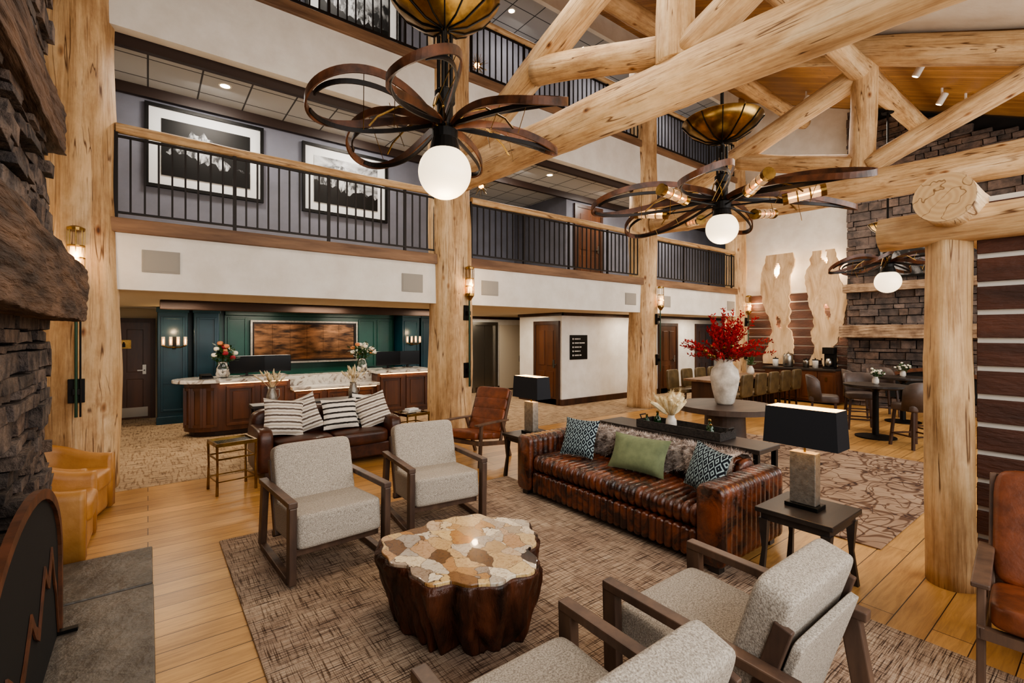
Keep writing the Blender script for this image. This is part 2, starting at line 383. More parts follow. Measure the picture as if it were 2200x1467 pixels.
def log(name, p0, p1, r0, r1, parent=None, seg=24, bumpy=.06, mat='log', bend=.025):
    p0 = Vector(p0); p1 = Vector(p1); L = (p1-p0).length; mb = MB(); k = max(3, int(L/.12)); vs = []; fs = []
    sd = random.uniform(0, 100)
    kn = [(random.uniform(0, 2*PI), random.uniform(0, L)) for _ in range(int(L*2))]
    for i in range(k+1):
        t = i/k; r = r0+(r1-r0)*t; ox = bend*math.sin(t*PI*1.5+sd); oy = bend*math.cos(t*PI*1.2+sd)
        for j in range(seg):
            a = 2*PI*j/seg; rr = r*(1+bumpy*1.6*noise.noise(Vector((math.cos(a)*1.3+sd, math.sin(a)*1.3, t*L*1.1)))+bumpy*.5*noise.noise(Vector((math.cos(a)*4+sd, math.sin(a)*4, t*L*2))))
            for ka, kz in kn:
                dz = t*L-kz
                if abs(dz) < .2:
                    da = (a-ka+PI) % (2*PI)-PI; rr += .06*r*math.exp(-(dz*dz)/.006-(da*r)**2/.006)
            vs.append((ox+rr*math.cos(a), oy+rr*math.sin(a), t*L))
    for i in range(k):
        for j in range(seg): fs.append((i*seg+j, i*seg+(j+1) % seg, (i+1)*seg+(j+1) % seg, (i+1)*seg+j))
    mb.add(vs, fs)
    mb.f += [tuple(range(seg-1, -1, -1)), tuple(range(k*seg, (k+1)*seg))]
    o = mb.build(name, mat, parent, smooth=True, fix=False)
    for pl in o.data.polygons[-2:]: pl.use_smooth = False
    o.rotation_mode = 'QUATERNION'; o.rotation_quaternion = Vector((0, 0, 1)).rotation_difference((p1-p0).normalized())
    o.location = p0-(Vector(parent.location) if parent else Vector()); return o
# ------------------------------------------------------------------ shell
FY = 7.25
struct('floor', MB().box(-1.3, 18, -3, 7.05, -.1, 0), 'floor')
struct('floor_carpet', MB().box(-1.3, 18, 7.05, 13.2, -.1, .004), 'hall')
struct('wall_left', MB().box(-1.4, -1.2, 4.98, 13.2, 0, 7.7), 'white')
struct('ceiling_lower', MB().box(-1.2, 18, 7.41, 13.2, 2.35, 3.05), 'cream')
struct('trim_1', MB().box(-1.2, 14.6, 7.2, 7.42, 3.0, 3.17), 'trim', bevel=.01)
struct('wall_balcony_front', MB().box(-1.2, 14.6, FY, 7.41, 2.33, 3.0), 'white')
struct('wall_balcony_front_upper', MB().box(-1.2, 14.6, FY, 7.41, 5.43, 6.34), 'white')
struct('trim_2', MB().box(-1.2, 14.6, 7.2, 7.42, 6.34, 6.5), 'trim', bevel=.01)
struct('ceiling_middle', MB().box(-1.2, 18, 7.41, 11.2, 5.45, 6.4), 'tile')
struct('ceiling_upper', MB().box(-1.2, 18, 7.3, 9.0, 8.75, 8.9), 'tile')
struct('wall_header', MB().box(-1.2, 14.6, 7.2, 7.3, 8.5, 9.1), 'white')
struct('trim_3', MB().box(-1.2, 18, 8.82, 8.9, 5.3, 5.45).box(-1.2, 18, 8.82, 8.9, 3.05, 3.2).box(-1.2, 18, 7.42, 7.5, 5.3, 5.45), 'soffit')
struct('wall_middle_left', MB().box(-1.2, 5.2, 8.9, 9.0, 3.05, 5.45), 'gray')
struct('wall_middle_recess', MB().box(5.2, 8.6, 11.1, 11.2, 3.05, 5.45).box(5.1, 5.2, 9, 11.2, 3.05, 5.45).box(8.6, 8.7, 9, 11.2, 3.05, 5.45), 'gray')
struct('wall_middle_right', MB().box(8.6, 18, 8.9, 9.0, 3.05, 5.45), 'gray')
struct('wall_upper', MB().box(-1.2, 18, 8.9, 9.0, 6.4, 8.75), 'gray')
struct('wall_hall', MB().box(8.25, 18, 8.7, 8.8, 0, 2.35), 'white')
struct('wall_hall_side', MB().box(8.25, 8.35, 8.8, 10.4, 0, 2.35), 'white')
struct('wall_elevator', MB().box(6.3, 13, 12.3, 12.4, 0, 2.35), 'white')
struct('wall_reception', MB().box(.2, 6.3, 12.3, 12.4, 0, 2.35), 'green')
struct('wall_entry', MB().box(-1.2, .2, 12.9, 13, 0, 2.35), 'cream')
struct('baseboard_hall', MB().box(8.23, 18, 8.66, 8.7, 0, .16).box(8.21, 8.25, 8.66, 10.4, 0, .16).box(6.3, 13, 12.26, 12.3, 0, .16), 'darkwood', bevel=.008)
struct('trim_4', MB().box(8.2, 18, 8.64, 8.7, 2.27, 2.35).box(8.18, 8.25, 8.64, 10.4, 2.27, 2.35).box(6.3, 13, 12.24, 12.3, 2.27, 2.35), 'darkwood')
struct('wall_end', MB().box(17.9, 18, 7.4, 12.4, 0, 8.7), 'gray')
struct('wall_far', MB().box(14.62, 14.75, 4.42, 7.26, 0, 7.65), 'white')
def rz_(y): return 6.95+.45*(y-2.8)
def roof(name, x0, x1, y0, y1, m):
    poly = [(y0, rz_(y0)), (y1, rz_(y1)), (y1, rz_(y1)+.12), (y0, rz_(y0)+.12)]
    return struct(name, MB().prism(poly, x0, x1, 'x'), m)
struct('wall_far_gable', MB().prism([(4.42, 7.65), (7.26, 7.65), (7.26, rz_(7.26)-.01), (4.42, rz_(4.42)-.01)], 14.62, 14.75, 'x'), 'white')
roof('ceiling_pine_far', 9.77, 15, -1.5, 7.3, 'roofwood')
roof('ceiling_pine_near', -1.2, 9.77, 3.0, 7.3, 'roofwood')
roof('ceiling_plaster', -1.2, 9.77, -1.5, 3.0, 'white')
# ------------------------------------------------------------------ log columns
cols = [(-.64, .35, 'thick peeled log column beside the stone fireplace and tan tub chairs'), (4.27, .385, 'peeled log column behind the cognac leather lounge chair'),
        (9.77, .34, 'peeled log column behind the pampas grass, right of the hall sign'), (14.3, .3, 'farthest peeled log column beside the carved slab wall')]
for x, r, lb in cols:
    o = log('log_column', (x, 7.4, 0), (x, 7.4, 8.9), r*1.04, r*.92, seg=36); tag(o, lb, 'column', 'log columns along the balcony')
# ------------------------------------------------------------------ trusses
def truss(X, lb):
    t = thing('log_truss', lb, 'roof truss', (X, 2.8, 4.4), group='log roof trusses')
    log('tie_beam', (X, 7.03, 4.49), (X, -1.0, 4.22), .26, .235, t, seg=32)
    log('king_post', (X, 2.8, 4.55), (X, 2.8, 6.55), .19, .19, t)
    log('rafter', (X+.02, 6.97, 4.83), (X+.02, 2.85, 6.3), .2, .19, t)
    log('strut', (X, 4.95, 5.4), (X, 2.95, 4.75), .17, .16, t)
    log('strut', (X, 2.7, 4.65), (X, .85, 5.45), .17, .16, t)
    log('top_chord', (X, 6.85, rz_(6.85)-.3), (X, -1.2, rz_(-1.2)-.3), .23, .22, t)
truss(4.27, 'nearest log roof truss whose heavy tie beam crosses the upper picture')
truss(9.77, 'second log roof truss with king post in the upper right')
for y, z, lb in ((2.8, rz_(2.8)-.62, 'ridge log purlin lying over the king posts'), (5.4, rz_(5.4)-.62, 'upper log purlin under the pine boards')):
    o = log('log_purlin', (2.0, y, z), (14.1, y, z), .17, .17); tag(o, lb, 'roof beam')
# ------------------------------------------------------------------ railings
def railing(x0, x1, zb, lb):
    t = thing('balcony_railing', lb, 'railing', ((x0+x1)/2, 7.28, zb), group='balcony railings')
    log('handrail', (x0, 7.28, zb+1.06), (x1, 7.28, zb+1.06), .062, .058, t, seg=12, bend=.01)
    MB().box(x0, x1, 7.262, 7.298, zb+.96, zb+.985).build('top_rail', 'bronze', t, world=True)
    MB().box(x0, x1, 7.262, 7.298, zb+.06, zb+.085).build('bottom_rail', 'bronze', t, world=True)
    n = int((x1-x0)/.135)
    for i in range(n+1):
        x = x0+(x1-x0)*i/n; w = .02 if i % 9 == 0 else .0105
        MB().box(x-w, x+w, 7.28-w, 7.28+w, zb if i % 9 == 0 else zb+.07, zb+(1.03 if i % 9 == 0 else .97)).build('post' if i % 9 == 0 else 'baluster', 'bronze', t, world=True)
rl = ['left bay', 'middle bay', 'far right bay']
for k, (a, b) in enumerate(((-.3, 3.9), (4.65, 9.42), (10.12, 14.0))):
    railing(a, b, 3.17, 'dark metal baluster railing with log handrail, second floor, ' + rl[k])
    railing(a, b, 6.5, 'dark metal baluster railing with log handrail, third floor, ' + rl[k])
# ------------------------------------------------------------------ framed pictures
def picture(x0, x1, z0, z1, y, mat, lb, mt=.2):
    t = thing('framed_photograph', lb, 'picture', ((x0+x1)/2, y, z0))
    f = MB(); w = .05
    for a in ((x0, x1, z0, z0+w), (x0, x1, z1-w, z1), (x0, x0+w, z0+w, z1-w), (x1-w, x1, z0+w, z1-w)): f.box(a[0], a[1], y-.05, y, a[2], a[3])
    f.build('frame', 'iron', t, world=True)
    MB().box(x0+w, x1-w, y-.02, y, z0+w, z1-w).build('mat_board', 'matte', t, world=True)
    MB().box(x0+w+mt, x1-w-mt, y-.03, y-.02, z0+w+mt, z1-w-mt).build('print', mat, t, world=True)
    random.seed(int(x0*10)+3); X0, X1, Z0, Z1 = x0+w+mt, x1-w-mt, z0+w+mt, z1-w-mt
    for q in range(2):
        n = 22; pts = [(X0+(X1-X0)*i/n, Z0+(Z1-Z0)*min(.95, max(.05, .3+.55*(1-q*.75)*max(0, math.sin(i/n*PI*1.3+q*1.4))+random.uniform(-.07, .07)))) for i in range(n+1)]
        MB().prism([(X0, Z0)]+pts+[(X1, Z0)], y-.033-q*.002, y-.03-q*.002, 'y').build('mountain', ['rock', 'iron'][q], t, world=True)
picture(-.04, 1.54, 4.0, 5.25, 8.89, 'iron', 'larger black framed monochrome mountain photograph at left of second floor wall', .15)
picture(2.15, 3.72, 3.97, 5.2, 8.89, 'photo2', 'black framed monochrome mountain photograph nearer the second log column', .15)
picture(2.2, 4.0, 7.2, 8.6, 8.89, 'photo1', 'black framed monochrome photograph on the third floor wall')
for px0, px1, z0, z1, lb in ((305, 387, 2.55, 2.82, 'largest square gray speaker grille, left end of white balcony band'), (863, 908, 2.5, 2.8, 'gray speaker grille just left of second log column'),
        (1034, 1070, 2.52, 2.79, 'gray speaker grille just right of second log column'), (1343, 1366, 2.5, 2.78, 'gray speaker grille just left of third log column'), (1425, 1440, 2.5, 2.78, 'gray speaker grille just right of third log column'), (1562, 1578, 2.5, 2.78, 'gray speaker grille beside farthest log column')):
    def xa(p):
        t = (p-1100)/f_px; return FY*(math.cos(TH)+math.sin(TH)*t)/(math.sin(TH)-math.cos(TH)*t)
    x0, x1 = xa(px0), xa(px1)
    t = thing('speaker_grille', lb, 'speaker', ((x0+x1)/2, FY, z0), group='speaker grilles on the balcony band')
    MB().box(x0, x1, FY-.012, FY, z0, z1).build('frame', 'grille', t, world=True, bevel=.004)
    MB().box(x0+.02, x1-.02, FY-.016, FY-.012, z0+.02, z1-.02).build('grille', 'grille', t, world=True)
# ------------------------------------------------------------------ doors
def door(name, x0, x1, y, z0, h, axis='y', mat='door'):
    def B(mb, a0, a1, d0, d1, c0, c1):
        return mb.box(a0, a1, y-d1, y-d0, c0, c1) if axis == 'y' else mb.box(y-d1, y-d0, a0, a1, c0, c1)
    o = B(MB(), x0, x1, 0, .04, z0, z0+h).build(name, mat); o['kind'] = 'structure'
    w = x1-x0
    for a, b in [(x0+.12, x0+w/2-.05), (x0+w/2+.05, x1-.12)]:
        for c, d in ((.2, .85), (1.0, h-.15)): B(MB(), a, b, .04, .055, z0+c, z0+d).build('panel', mat, o, bevel=.01)
    fr = MB(); B(fr, x0-.09, x0, 0, .06, z0, z0+h+.09); B(fr, x1, x1+.09, 0, .06, z0, z0+h+.09); B(fr, x0, x1, 0, .06, z0+h, z0+h+.09)
    fr.build('door_frame', 'darkwood', o)
    hd = MB(); a = x1-.1 if axis == 'y' else x0+.1
    B(hd, a-.03, a+.03, .04, .06, z0+.95, z0+1.15); B(hd, a-.12, a+.01, .07, .09, z0+1.02, z0+1.045); B(hd, a-.01, a+.01, .05, .09, z0+1.02, z0+1.045)
    hd.build('handle', 'steel', o); return o
d1 = door('door_1', -.85, .04, 12.9, 0, 2.05)
MB().box(-.8, 0, 12.84, 12.855, .05, .25).build('kick_plate', 'steel', d1)
MB().box(-.52, -.28, 12.83, 12.845, 1.5, 1.68).build('sign_plate', 'brass', d1)
MB().lathe([(.001, .055), (.02, .04), (.001, .02)], (-.4, 12.828, 1.585), 10).box(-.425, -.375, 12.824, 12.83, 1.53, 1.61).build('pictogram', 'iron', d1)
door('door_2', 8.85, 9.65, 8.25, 0, 2.05, 'x')
door('door_3', 12.3, 13.1, 8.7, 0, 2.05)
door('door_4', 14.3, 15.2, 8.7, 0, 2.05, mat='darkwood')
door('door_5', 8.95, 9.85, 8.9, 3.05, 2.1)
el = struct('door_6', MB().box(7.95, 8.32, 12.27, 12.3, 0, 2.08).box(8.33, 8.7, 12.27, 12.3, 0, 2.08), 'steel')
MB().box(7.85, 7.95, 12.2, 12.3, 0, 2.18).box(8.7, 8.8, 12.2, 12.3, 0, 2.18).box(7.95, 8.7, 12.2, 12.3, 2.08, 2.18).build('door_frame', 'steel', el)
dd = struct('door_7', MB().box(8.9, 9.75, 12.25, 12.3, .05, 2.1), 'beige', bevel=.01)
MB().box(9.68, 9.7, 12.22, 12.25, .9, 1.1).build('handle', 'steel', dd)
t = thing('directory_sign', 'black directory sign with white lines on the hall wall', 'sign', (8.9, 8.7, 1.15))
MB().box(8.52, 9.15, 8.68, 8.7, 1.15, 1.78).build('panel', 'iron', t, world=True)
m_ = MB()
for k in range(5):
    z = 1.68-k*.105; m_.lathe([(.001, -.003), (.022, -.002), (.022, .002), (.001, .003)], n=12, T=Matrix.Translation((8.62, 8.676, z)) @ Matrix.Rotation(PI/2, 4, 'X'))
    x = 8.68
    for q in range([5, 9, 6, 5, 6][k]): m_.box(x, x+.025, 8.674, 8.68, z-.015, z+.015); x += .04 if q != 3 else .055
m_.build('lettering', 'white', t, world=True)
# ------------------------------------------------------------------ reception wall
t = thing('paneled_backwall', 'dark green lacquered paneled wall behind the reception desk', 'wall paneling', (3.2, 12.2, 0))
MB().box(1.35, 5.3, 12.22, 12.295, 0, 2.34).build('center_panel', 'green', t, world=True)
for a, b in ((.15, .65), (5.35, 5.85), (.75, 1.2), (5.9, 6.3)):
    MB().box(a, b, 11.75, 12.295, 0, 2.34).build('pilaster', 'teal', t, world=True, bevel=.01)
    p = MB()
    for q in ((a+.05, a+.09, .25, 2.15), (b-.09, b-.05, .25, 2.15), (a+.09, b-.09, .25, .29), (a+.09, b-.09, .8, .84), (a+.09, b-.09, 2.11, 2.15)): p.box(q[0], q[1], 11.73, 11.75, q[2], q[3])
    p.box(a-.02, b+.02, 11.7, 11.75, 0, .15).box(a-.02, b+.02, 11.7, 11.75, 2.24, 2.34)
    p.build('pilaster_molding', 'teal', t, world=True, bevel=.004)
for a, b in ((1.4, 1.78), (4.34, 4.78), (4.84, 5.25)):
    p = MB()
    for q in ((a, a+.04, .95, 2.18), (b-.04, b, .95, 2.18), (a+.04, b-.04, .95, .99), (a+.04, b-.04, 2.14, 2.18)): p.box(q[0], q[1], 12.19, 12.22, q[2], q[3])
    p.build('wall_molding', 'green', t, world=True, bevel=.005)
MB().box(1.35, 5.3, 12.13, 12.22, .8, .88).build('chair_rail', 'green', t, world=True, bevel=.01)
MB().box(1.35, 5.3, 12.15, 12.22, 2.22, 2.34).build('crown_molding', 'green', t, world=True, bevel=.01)
t = thing('bronze_wall_panel', 'framed dark bronze panel artwork behind the reception desk', 'artwork', (3.06, 12.19, 1.1))
f = MB()
for a in ((1.84, 4.28, 1.12, 1.16), (1.84, 4.28, 2.08, 2.12), (1.84, 1.88, 1.16, 2.08), (4.24, 4.28, 1.16, 2.08)): f.box(a[0], a[1], 12.1, 12.19, a[2], a[3])
f.build('frame', 'brushed', t, world=True)
f = MB()
for a in ((1.88, 4.24, 1.16, 1.2), (1.88, 4.24, 2.04, 2.08), (1.88, 1.92, 1.2, 2.04), (4.2, 4.24, 1.2, 2.04)): f.box(a[0], a[1], 12.14, 12.19, a[2], a[3])
f.build('inner_frame', 'copperdark', t, world=True)
for k in range(6):
    x = 1.92+k*.38; MB().box(x+.001, x+.379, 12.16, 12.19, 1.2, 2.04).build('panel', 'copper', t, world=True, bevel=.002)
def flame_sconce(x, y, lb):
    t = thing('candle_sconce', lb, 'wall lamp', (x, y, 1.55), group='candle sconces on the green wall')
    MB().box(x-.03, x+.03, y-.02, y, 1.5, 1.75).build('back_plate', 'iron', t, world=True)
    MB().tube([(x-.2, y-.1, 1.58), (x-.1, y-.12, 1.54), (x+.1, y-.12, 1.54), (x+.2, y-.1, 1.58)], .012).build('arm', 'brass', t, world=True)
    for dx in (-.18, -.06, .06, .18):
        MB().lathe([(.028, 0), (.028, .17)], (x+dx, y-.11, 1.58), 10).build('glass_shade', 'ribglass', t, world=True)
        MB().lathe([(.001, 0), (.009, .03), (.009, .08), (.001, .12)], (x+dx, y-.11, 1.6), 8).build('bulb', 'bulb', t, world=True)
    li = bpy.data.lights.new('candle_light', 'POINT'); li.energy = 5; li.color = (1, .7, .38); lo_ = bpy.data.objects.new('candle_light', li); C.objects.link(lo_); lo_.location = (x, y-.25, 1.85)
flame_sconce(.42, 11.7, 'candle sconce on the left teal pilaster'); flame_sconce(5.6, 11.7, 'candle sconce on the right teal pilaster')
o = MB().box(.15, 5.6, 9.35, 9.5, 2.2, 2.345).build('canopy_beam', 'rafterdark', bevel=.01); tag(o, 'dark rough wooden beam on the ceiling above the reception desk', 'ceiling beam')
# ------------------------------------------------------------------ reception desk
t = thing('reception_desk', 'curved walnut reception desk with veined marble counter', 'reception desk', (2.7, 10.1, 0))
def curve_left(x0, x1, y0, y1, r):
    p = [(x1, y0), (x1, y1)]
    for i in range(13):
        a = PI/2+PI*i/12; p.append((x0+r+r*math.cos(a), (y0+y1)/2+(y1-y0)/2*math.sin(a)))
    return list(reversed(p))
MB().prism(curve_left(.5, 2.15, 9.75, 10.5, .5), .1, .95).build('left_cabinet', 'deskwood', t, world=True)
MB().prism(curve_left(.58, 2.1, 9.82, 10.5, .48), 0, .1).box(2.1, 5.0, 9.82, 10.4, 0, .1).build('plinth', 'soffit', t, world=True)
MB().prism(curve_left(.32, 2.2, 9.6, 10.55, .55), .95, 1.01).build('left_counter', 'marble', t, world=True, bevel=.01)
MB().box(2.15, 3.85, 9.8, 10.5, .1, .74).build('center_cabinet', 'deskwood', t, world=True)
MB().box(2.15, 3.85, 9.55, 9.98, .74, .8).box(2.15, 3.85, 10.0, 10.5, .74, .98).build('center_counter', 'marble', t, world=True, bevel=.01)
MB().box(3.85, 5.05, 9.7, 10.5, .1, .97).build('right_cabinet', 'deskwood', t, world=True)
MB().box(3.8, 5.15, 9.58, 10.55, .97, 1.03).build('right_counter', 'marble', t, world=True, bevel=.01)
for a, b, zt, y in ((1.1, 1.55, .88, 9.75), (1.65, 2.1, .88, 9.75), (2.25, 2.75, .68, 9.8), (2.85, 3.3, .68, 9.8), (3.4, 3.8, .68, 9.8), (3.92, 4.42, .9, 9.7), (4.5, 5.0, .9, 9.7)):
    p = MB()
    for q in ((a, b, .18, .23), (a, b, zt-.05, zt), (a, a+.05, .23, zt-.05), (b-.05, b, .23, zt-.05)): p.box(q[0], q[1], y-.025, y, q[2], q[3])
    p.box(a+.1, b-.1, y-.015, y, .28, zt-.1)
    p.build('front_molding', 'deskwood', t, world=True, bevel=.005)
for i in range(3):
    p = MB(); a0 = PI+.25+i*.42; pts = [(1.0+.51*math.cos(a0+da), 10.12+.385*math.sin(a0+da)) for da in (.03, .36)]
    for z in (.2, .84): p.bar((pts[0][0], pts[0][1], z), (pts[1][0], pts[1][1], z), .02, .05)
    for q in pts: p.bar((q[0], q[1], .18), (q[0], q[1], .86), .03, .05)
    p.build('curved_molding', 'deskwood', t, world=True)
for x0, x1, y, z in ((1.0, 2.1, 9.66, .93), (2.2, 3.8, 9.62, .72), (3.9, 5.0, 9.63, .95)): MB().box(x0, x1, y, y+.03, z, z+.018).build('light_strip', 'glow', t, world=True)
def monitor(x, y, z, rz, lb):
    t = thing('computer_monitor', lb, 'monitor', (x, y, z), rz)
    MB().box(-.3, .3, -.015, .015, .06, .38).build('screen', 'screen', t, bevel=.006)
    MB().box(-.02, .02, .0, .04, .01, .14).box(-.1, .1, -.06, .1, 0, .012).build('stand', 'iron', t)
monitor(1.5, 10.25, 1.01, 0.1, 'left black monitor on curved end of the reception desk')
monitor(1.98, 10.3, 1.01, -.1, 'second black monitor beside the flowers on reception desk')
monitor(4.35, 10.3, 1.03, .1, 'black monitor on raised right counter, nearer')
monitor(4.85, 10.35, 1.03, 0, 'black monitor at the right end of reception desk')
t = thing('card_terminal', 'small dark terminal at left end of the marble counter', 'terminal', (.82, 9.95, 1.01), .3)
MB().prism([(-.06, 0), (.06, 0), (.06, .09), (-.06, .03)], -.09, .09, 'x').build('body', 'iron', t); MB().box(-.07, .07, -.05, .0, .05, .06).build('display', 'screen', t)
def bouquet(x, y, z, lb, cols_, s=1, vase='glass', nb=16, seed=1):
    random.seed(seed)
    t = thing('flower_vase', lb, 'vase', (x, y, z))
    MB().lathe([(.06*s, 0), (.085*s, .05*s), (.08*s, .14*s), (.055*s, .2*s), (.065*s, .22*s), (.055*s, .215*s), (.07*s, .13*s), (.05*s, .01*s)], n=20).build('vase', vase, t, smooth=True)
    st = MB(); lf = MB(); fl = []
    for i in range(nb):
        a = random.uniform(0, 2*PI); e = random.uniform(.1, 1.15); L = random.uniform(.17, .28)*s
        q = Vector((math.cos(a)*math.sin(e)*L, math.sin(a)*math.sin(e)*L, .2*s+math.cos(e)*L))
        st.tube([(0, 0, .05*s), (0, 0, .18*s), q], .004*s, 5)
        fl.append((q, cols_[i % len(cols_)]))
        for k in range(9):
            w = q*random.uniform(.65, 1.0)+Vector((random.uniform(-.05, .05)*s, random.uniform(-.05, .05)*s, random.uniform(-.02, .02)*s))
            d = Vector((random.uniform(-1, 1), random.uniform(-1, 1), random.uniform(-.2, 1))).normalized()*.09*s; sd = d.cross(Vector((0, 0, 1))).normalized()*.024*s
            lf.add([w, w+d/2+sd, w+d, w+d/2-sd], [(0, 1, 2, 3)])
    st.build('stem', 'leafg', t); lf.build('foliage', 'leafg', t)
    for q, c in fl: MB().sup(q, (.075*s, .075*s, .06*s), 2.2, 4).build('blossom', c, t, smooth=True)
bouquet(1.08, 10.05, 1.01, 'mixed cream and burgundy flowers at the left of reception desk', ['blossomw', 'blossomr', 'blossomw', 'blossomp'], 1.35, seed=3)
bouquet(3.72, 10.25, .98, 'cream and peach flowers at the right of reception desk', ['blossomw', 'blossomw', 'blossomp'], 1.35, seed=4)
# ------------------------------------------------------------------ stone fireplace (left)
def stones(mb, u0, u1, z0, z1, place, skip=None, hmin=.05, hmax=.15, lmin=.12, lmax=.4, jit=.009):
    z = z0
    while z < z1:
        h = min(random.uniform(hmin, hmax), z1-z+.01); u = u0
        while u < u1:
            L = min(random.uniform(lmin, lmax), u1-u)
            if L > .03 and not (skip and skip(u+L/2, z+h/2)):
                a = place(u+.006, u+L-.006, z+.005, z+h-.005, random.uniform(.0, .08)); mb.box(*a, jit=jit)
            u += L
        z += h
random.seed(11)
t = thing('stone_fireplace', 'dark stacked stone fireplace chimney along the left edge', 'fireplace', (-.9, 3.0, 0))
c_ = MB().box(-1.6, -.68, 1.0, 2.0, 0, 1.25).box(-1.6, -.68, 3.75, 4.8, 0, 1.25)
c_.prism([(1.0, 1.25), (4.8, 1.25), (4.8, rz_(4.8)-.06), (1.0, rz_(1.0)-.06)], -1.6, -.68, 'x')
c_.build('chimney_core', 'darkvoid', t, world=True)
MB().box(-1.3, -1.28, 2.0, 3.75, 0, 1.25).build('firebox', 'darkvoid', t, world=True)
s_ = MB(); stones(s_, 1.3, 4.86, 0, 7.5, lambda a, b, c, d, q: (-.75, -.62+q, a, b, c, d), lambda u, z: (2.0 < u < 3.75 and z < 1.25) or z > rz_(u)-.3)
stones(s_, -1.15, -.6, 0, 7.5, lambda a, b, c, d, q: (a, b, 4.7, 4.83+q*.6, c, d), lambda u, z: z > rz_(4.7)-.3)
s_.build('stonework', 'stone', t, world=True, bevel=.006, fix=False)
def roughbeam(x0, x1, y0, y1, z0, z1, amp=.009, n=56):
    mb = MB(); mb.sup(((x0+x1)/2, (y0+y1)/2, (z0+z1)/2), (x1-x0, y1-y0, z1-z0), 40, n)
    vs = []
    for p in mb.v:
        q = Vector((p[0]*2, p[1]*.6, p[2]*2)); d = amp*2*noise.noise(q*2.5)+amp*noise.noise(q*8)+amp*1.0*noise.noise(q*18)
        e = amp*1.5*noise.noise(q*3+Vector((9, 9, 9)))+amp*.8*noise.noise(q*15)
        vs.append((p[0]+d, p[1]+d*.6, p[2]+e))
    mb.v = vs; return mb
roughbeam(-.68, -.37, .9, 4.97, 1.9, 2.3).build('mantel', 'mantel', t, world=True)
roughbeam(-.68, -.5, 1.0, 4.95, 3.15, 3.5).build('upper_ledge', 'mantel', t, world=True)
for y0, y1 in ((1.0, 2.9), (2.92, 4.2), (4.22, 4.95)): MB().box(-.6, .03, y0, y1, 0, .045, jit=.004).build('hearth_slab', 'slate', t, world=True, bevel=.01)
t = thing('fire_screen', 'arched black fire screen with rusted mountain outline on the hearth', 'fire screen', (-.43, 2.95, .045))
arch = [(-.92, 0)]+[(-.92*math.cos(PI*i/24), .45+.55*math.sin(PI*i/24)) for i in range(25)]+[(.92, 0)]
MB().prism(list(reversed(arch)), -.01, .01, 'x').build('mesh_panel', 'darkvoid', t)
MB().strip([(0.012, a, b) for a, b in arch], .05, .03, (1, 0, 0)).build('rim', 'rust', t)
ml = [(-.8, .05), (-.66, .2), (-.6, .17), (-.42, .48), (-.34, .42), (-.2, .3), (-.1, .36), (.05, .5), (.14, .4), (.24, .34), (.4, .58), (.47, .5), (.53, .47), (.62, .6), (.7, .42), (.76, .34), (.86, .06)]
MB().prism([(a, b) for a, b in ml]+[(a, max(.0, b-.06)) for a, b in reversed(ml)], .012, .02, 'x').build('mountain_outline', 'rust', t)
for s in (-.87, .87): MB().box(-.1, .1, s-.02, s+.02, 0, .02).build('foot', 'iron', t)
t = thing('small_tray', 'small dark red leather tray lying on the slate hearth', 'tray', (-.2, 2.82, .045), .5)
MB().box(-.07, .07, -.05, .05, 0, .008).box(-.07, .07, -.05, -.044, .008, .02).box(-.07, .07, .044, .05, .008, .02).build('tray', 'redbox', t, bevel=.003)
o = thing('framed_picture', 'dark framed picture high on the stone chimney', 'picture', (-.5, 3.1, 3.75))
MB().box(-.52, -.5, 2.5, 3.6, 3.75, 5.2).build('print', 'photo1', o, world=True)
MB().box(-.52, -.48, 3.6, 3.68, 3.7, 5.25).box(-.52, -.48, 2.42, 2.5, 3.7, 5.25).box(-.52, -.48, 2.5, 3.6, 3.68, 3.75).box(-.52, -.48, 2.5, 3.6, 5.2, 5.27).build('frame', 'iron', o, world=True)
# ------------------------------------------------------------------ far chimney and wall decor
random.seed(21)
t = thing('stone_chimney', 'far gray brown stacked stone fireplace wall behind the bar tables', 'fireplace', (14.3, 2.4, 0))
MB().prism([(-1, 0), (4.4, 0), (4.4, rz_(4.4)-.06), (-1, rz_(-1)-.06)], 14.32, 14.9, 'x').build('chimney_core', 'darkvoid', t, world=True)
s_ = MB(); stones(s_, .5, 4.44, 0, 7.8, lambda a, b, c, d, q: (14.26-q, 14.34, a, b, c, d), lambda u, z: (1.8 < u < 3.6 and .3 < z < .95) or z > rz_(u)-.25, .09, .22, .16, .55)
s_.build('stonework', 'farstone', t, world=True, bevel=.008, fix=False)
roughbeam(13.85, 14.3, 1.6, 4.5, 1.72, 2.02, .012, 24).build('mantel', 'paleledge', t, world=True)
roughbeam(13.98, 14.3, 1.6, 4.46, 2.85, 3.05, .012, 24).build('upper_ledge', 'paleledge', t, world=True)
ar = [(1.8, .3), (3.6, .3)]+[(2.7+.9*math.cos(PI*i/14), .62+.33*math.sin(PI*i/14)) for i in range(15)]
MB().prism(ar, 14.1, 14.2, 'x').build('arched_firebox', 'darkvoid', t, world=True)
MB().strip([(14.09, 2.7+.93*math.cos(PI*i/14), .64+.36*math.sin(PI*i/14)) for i in range(15)], .08, .05, (1, 0, 0)).build('arch_trim', 'rust', t, world=True)
t = thing('framed_photograph', 'framed monochrome mountain photograph on the far stone chimney', 'picture', (14.1, 3.0, 3.15))
MB().box(14.1, 14.14, 2.2, 3.75, 3.15, 4.35).build('frame', 'iron', t, world=True); MB().box(14.09, 14.1, 2.25, 3.7, 3.2, 4.3).build('print', 'photo1', t, world=True)
struct('wall_slats', MB().box(14.56, 14.62, 4.5, 7.1, 0, 2.98), 'chink')
t = thing('board_paneling', 'dark brown horizontal boards with pale gaps behind the carved slabs', 'paneling', (14.52, 5.8, 0))
s_ = MB()
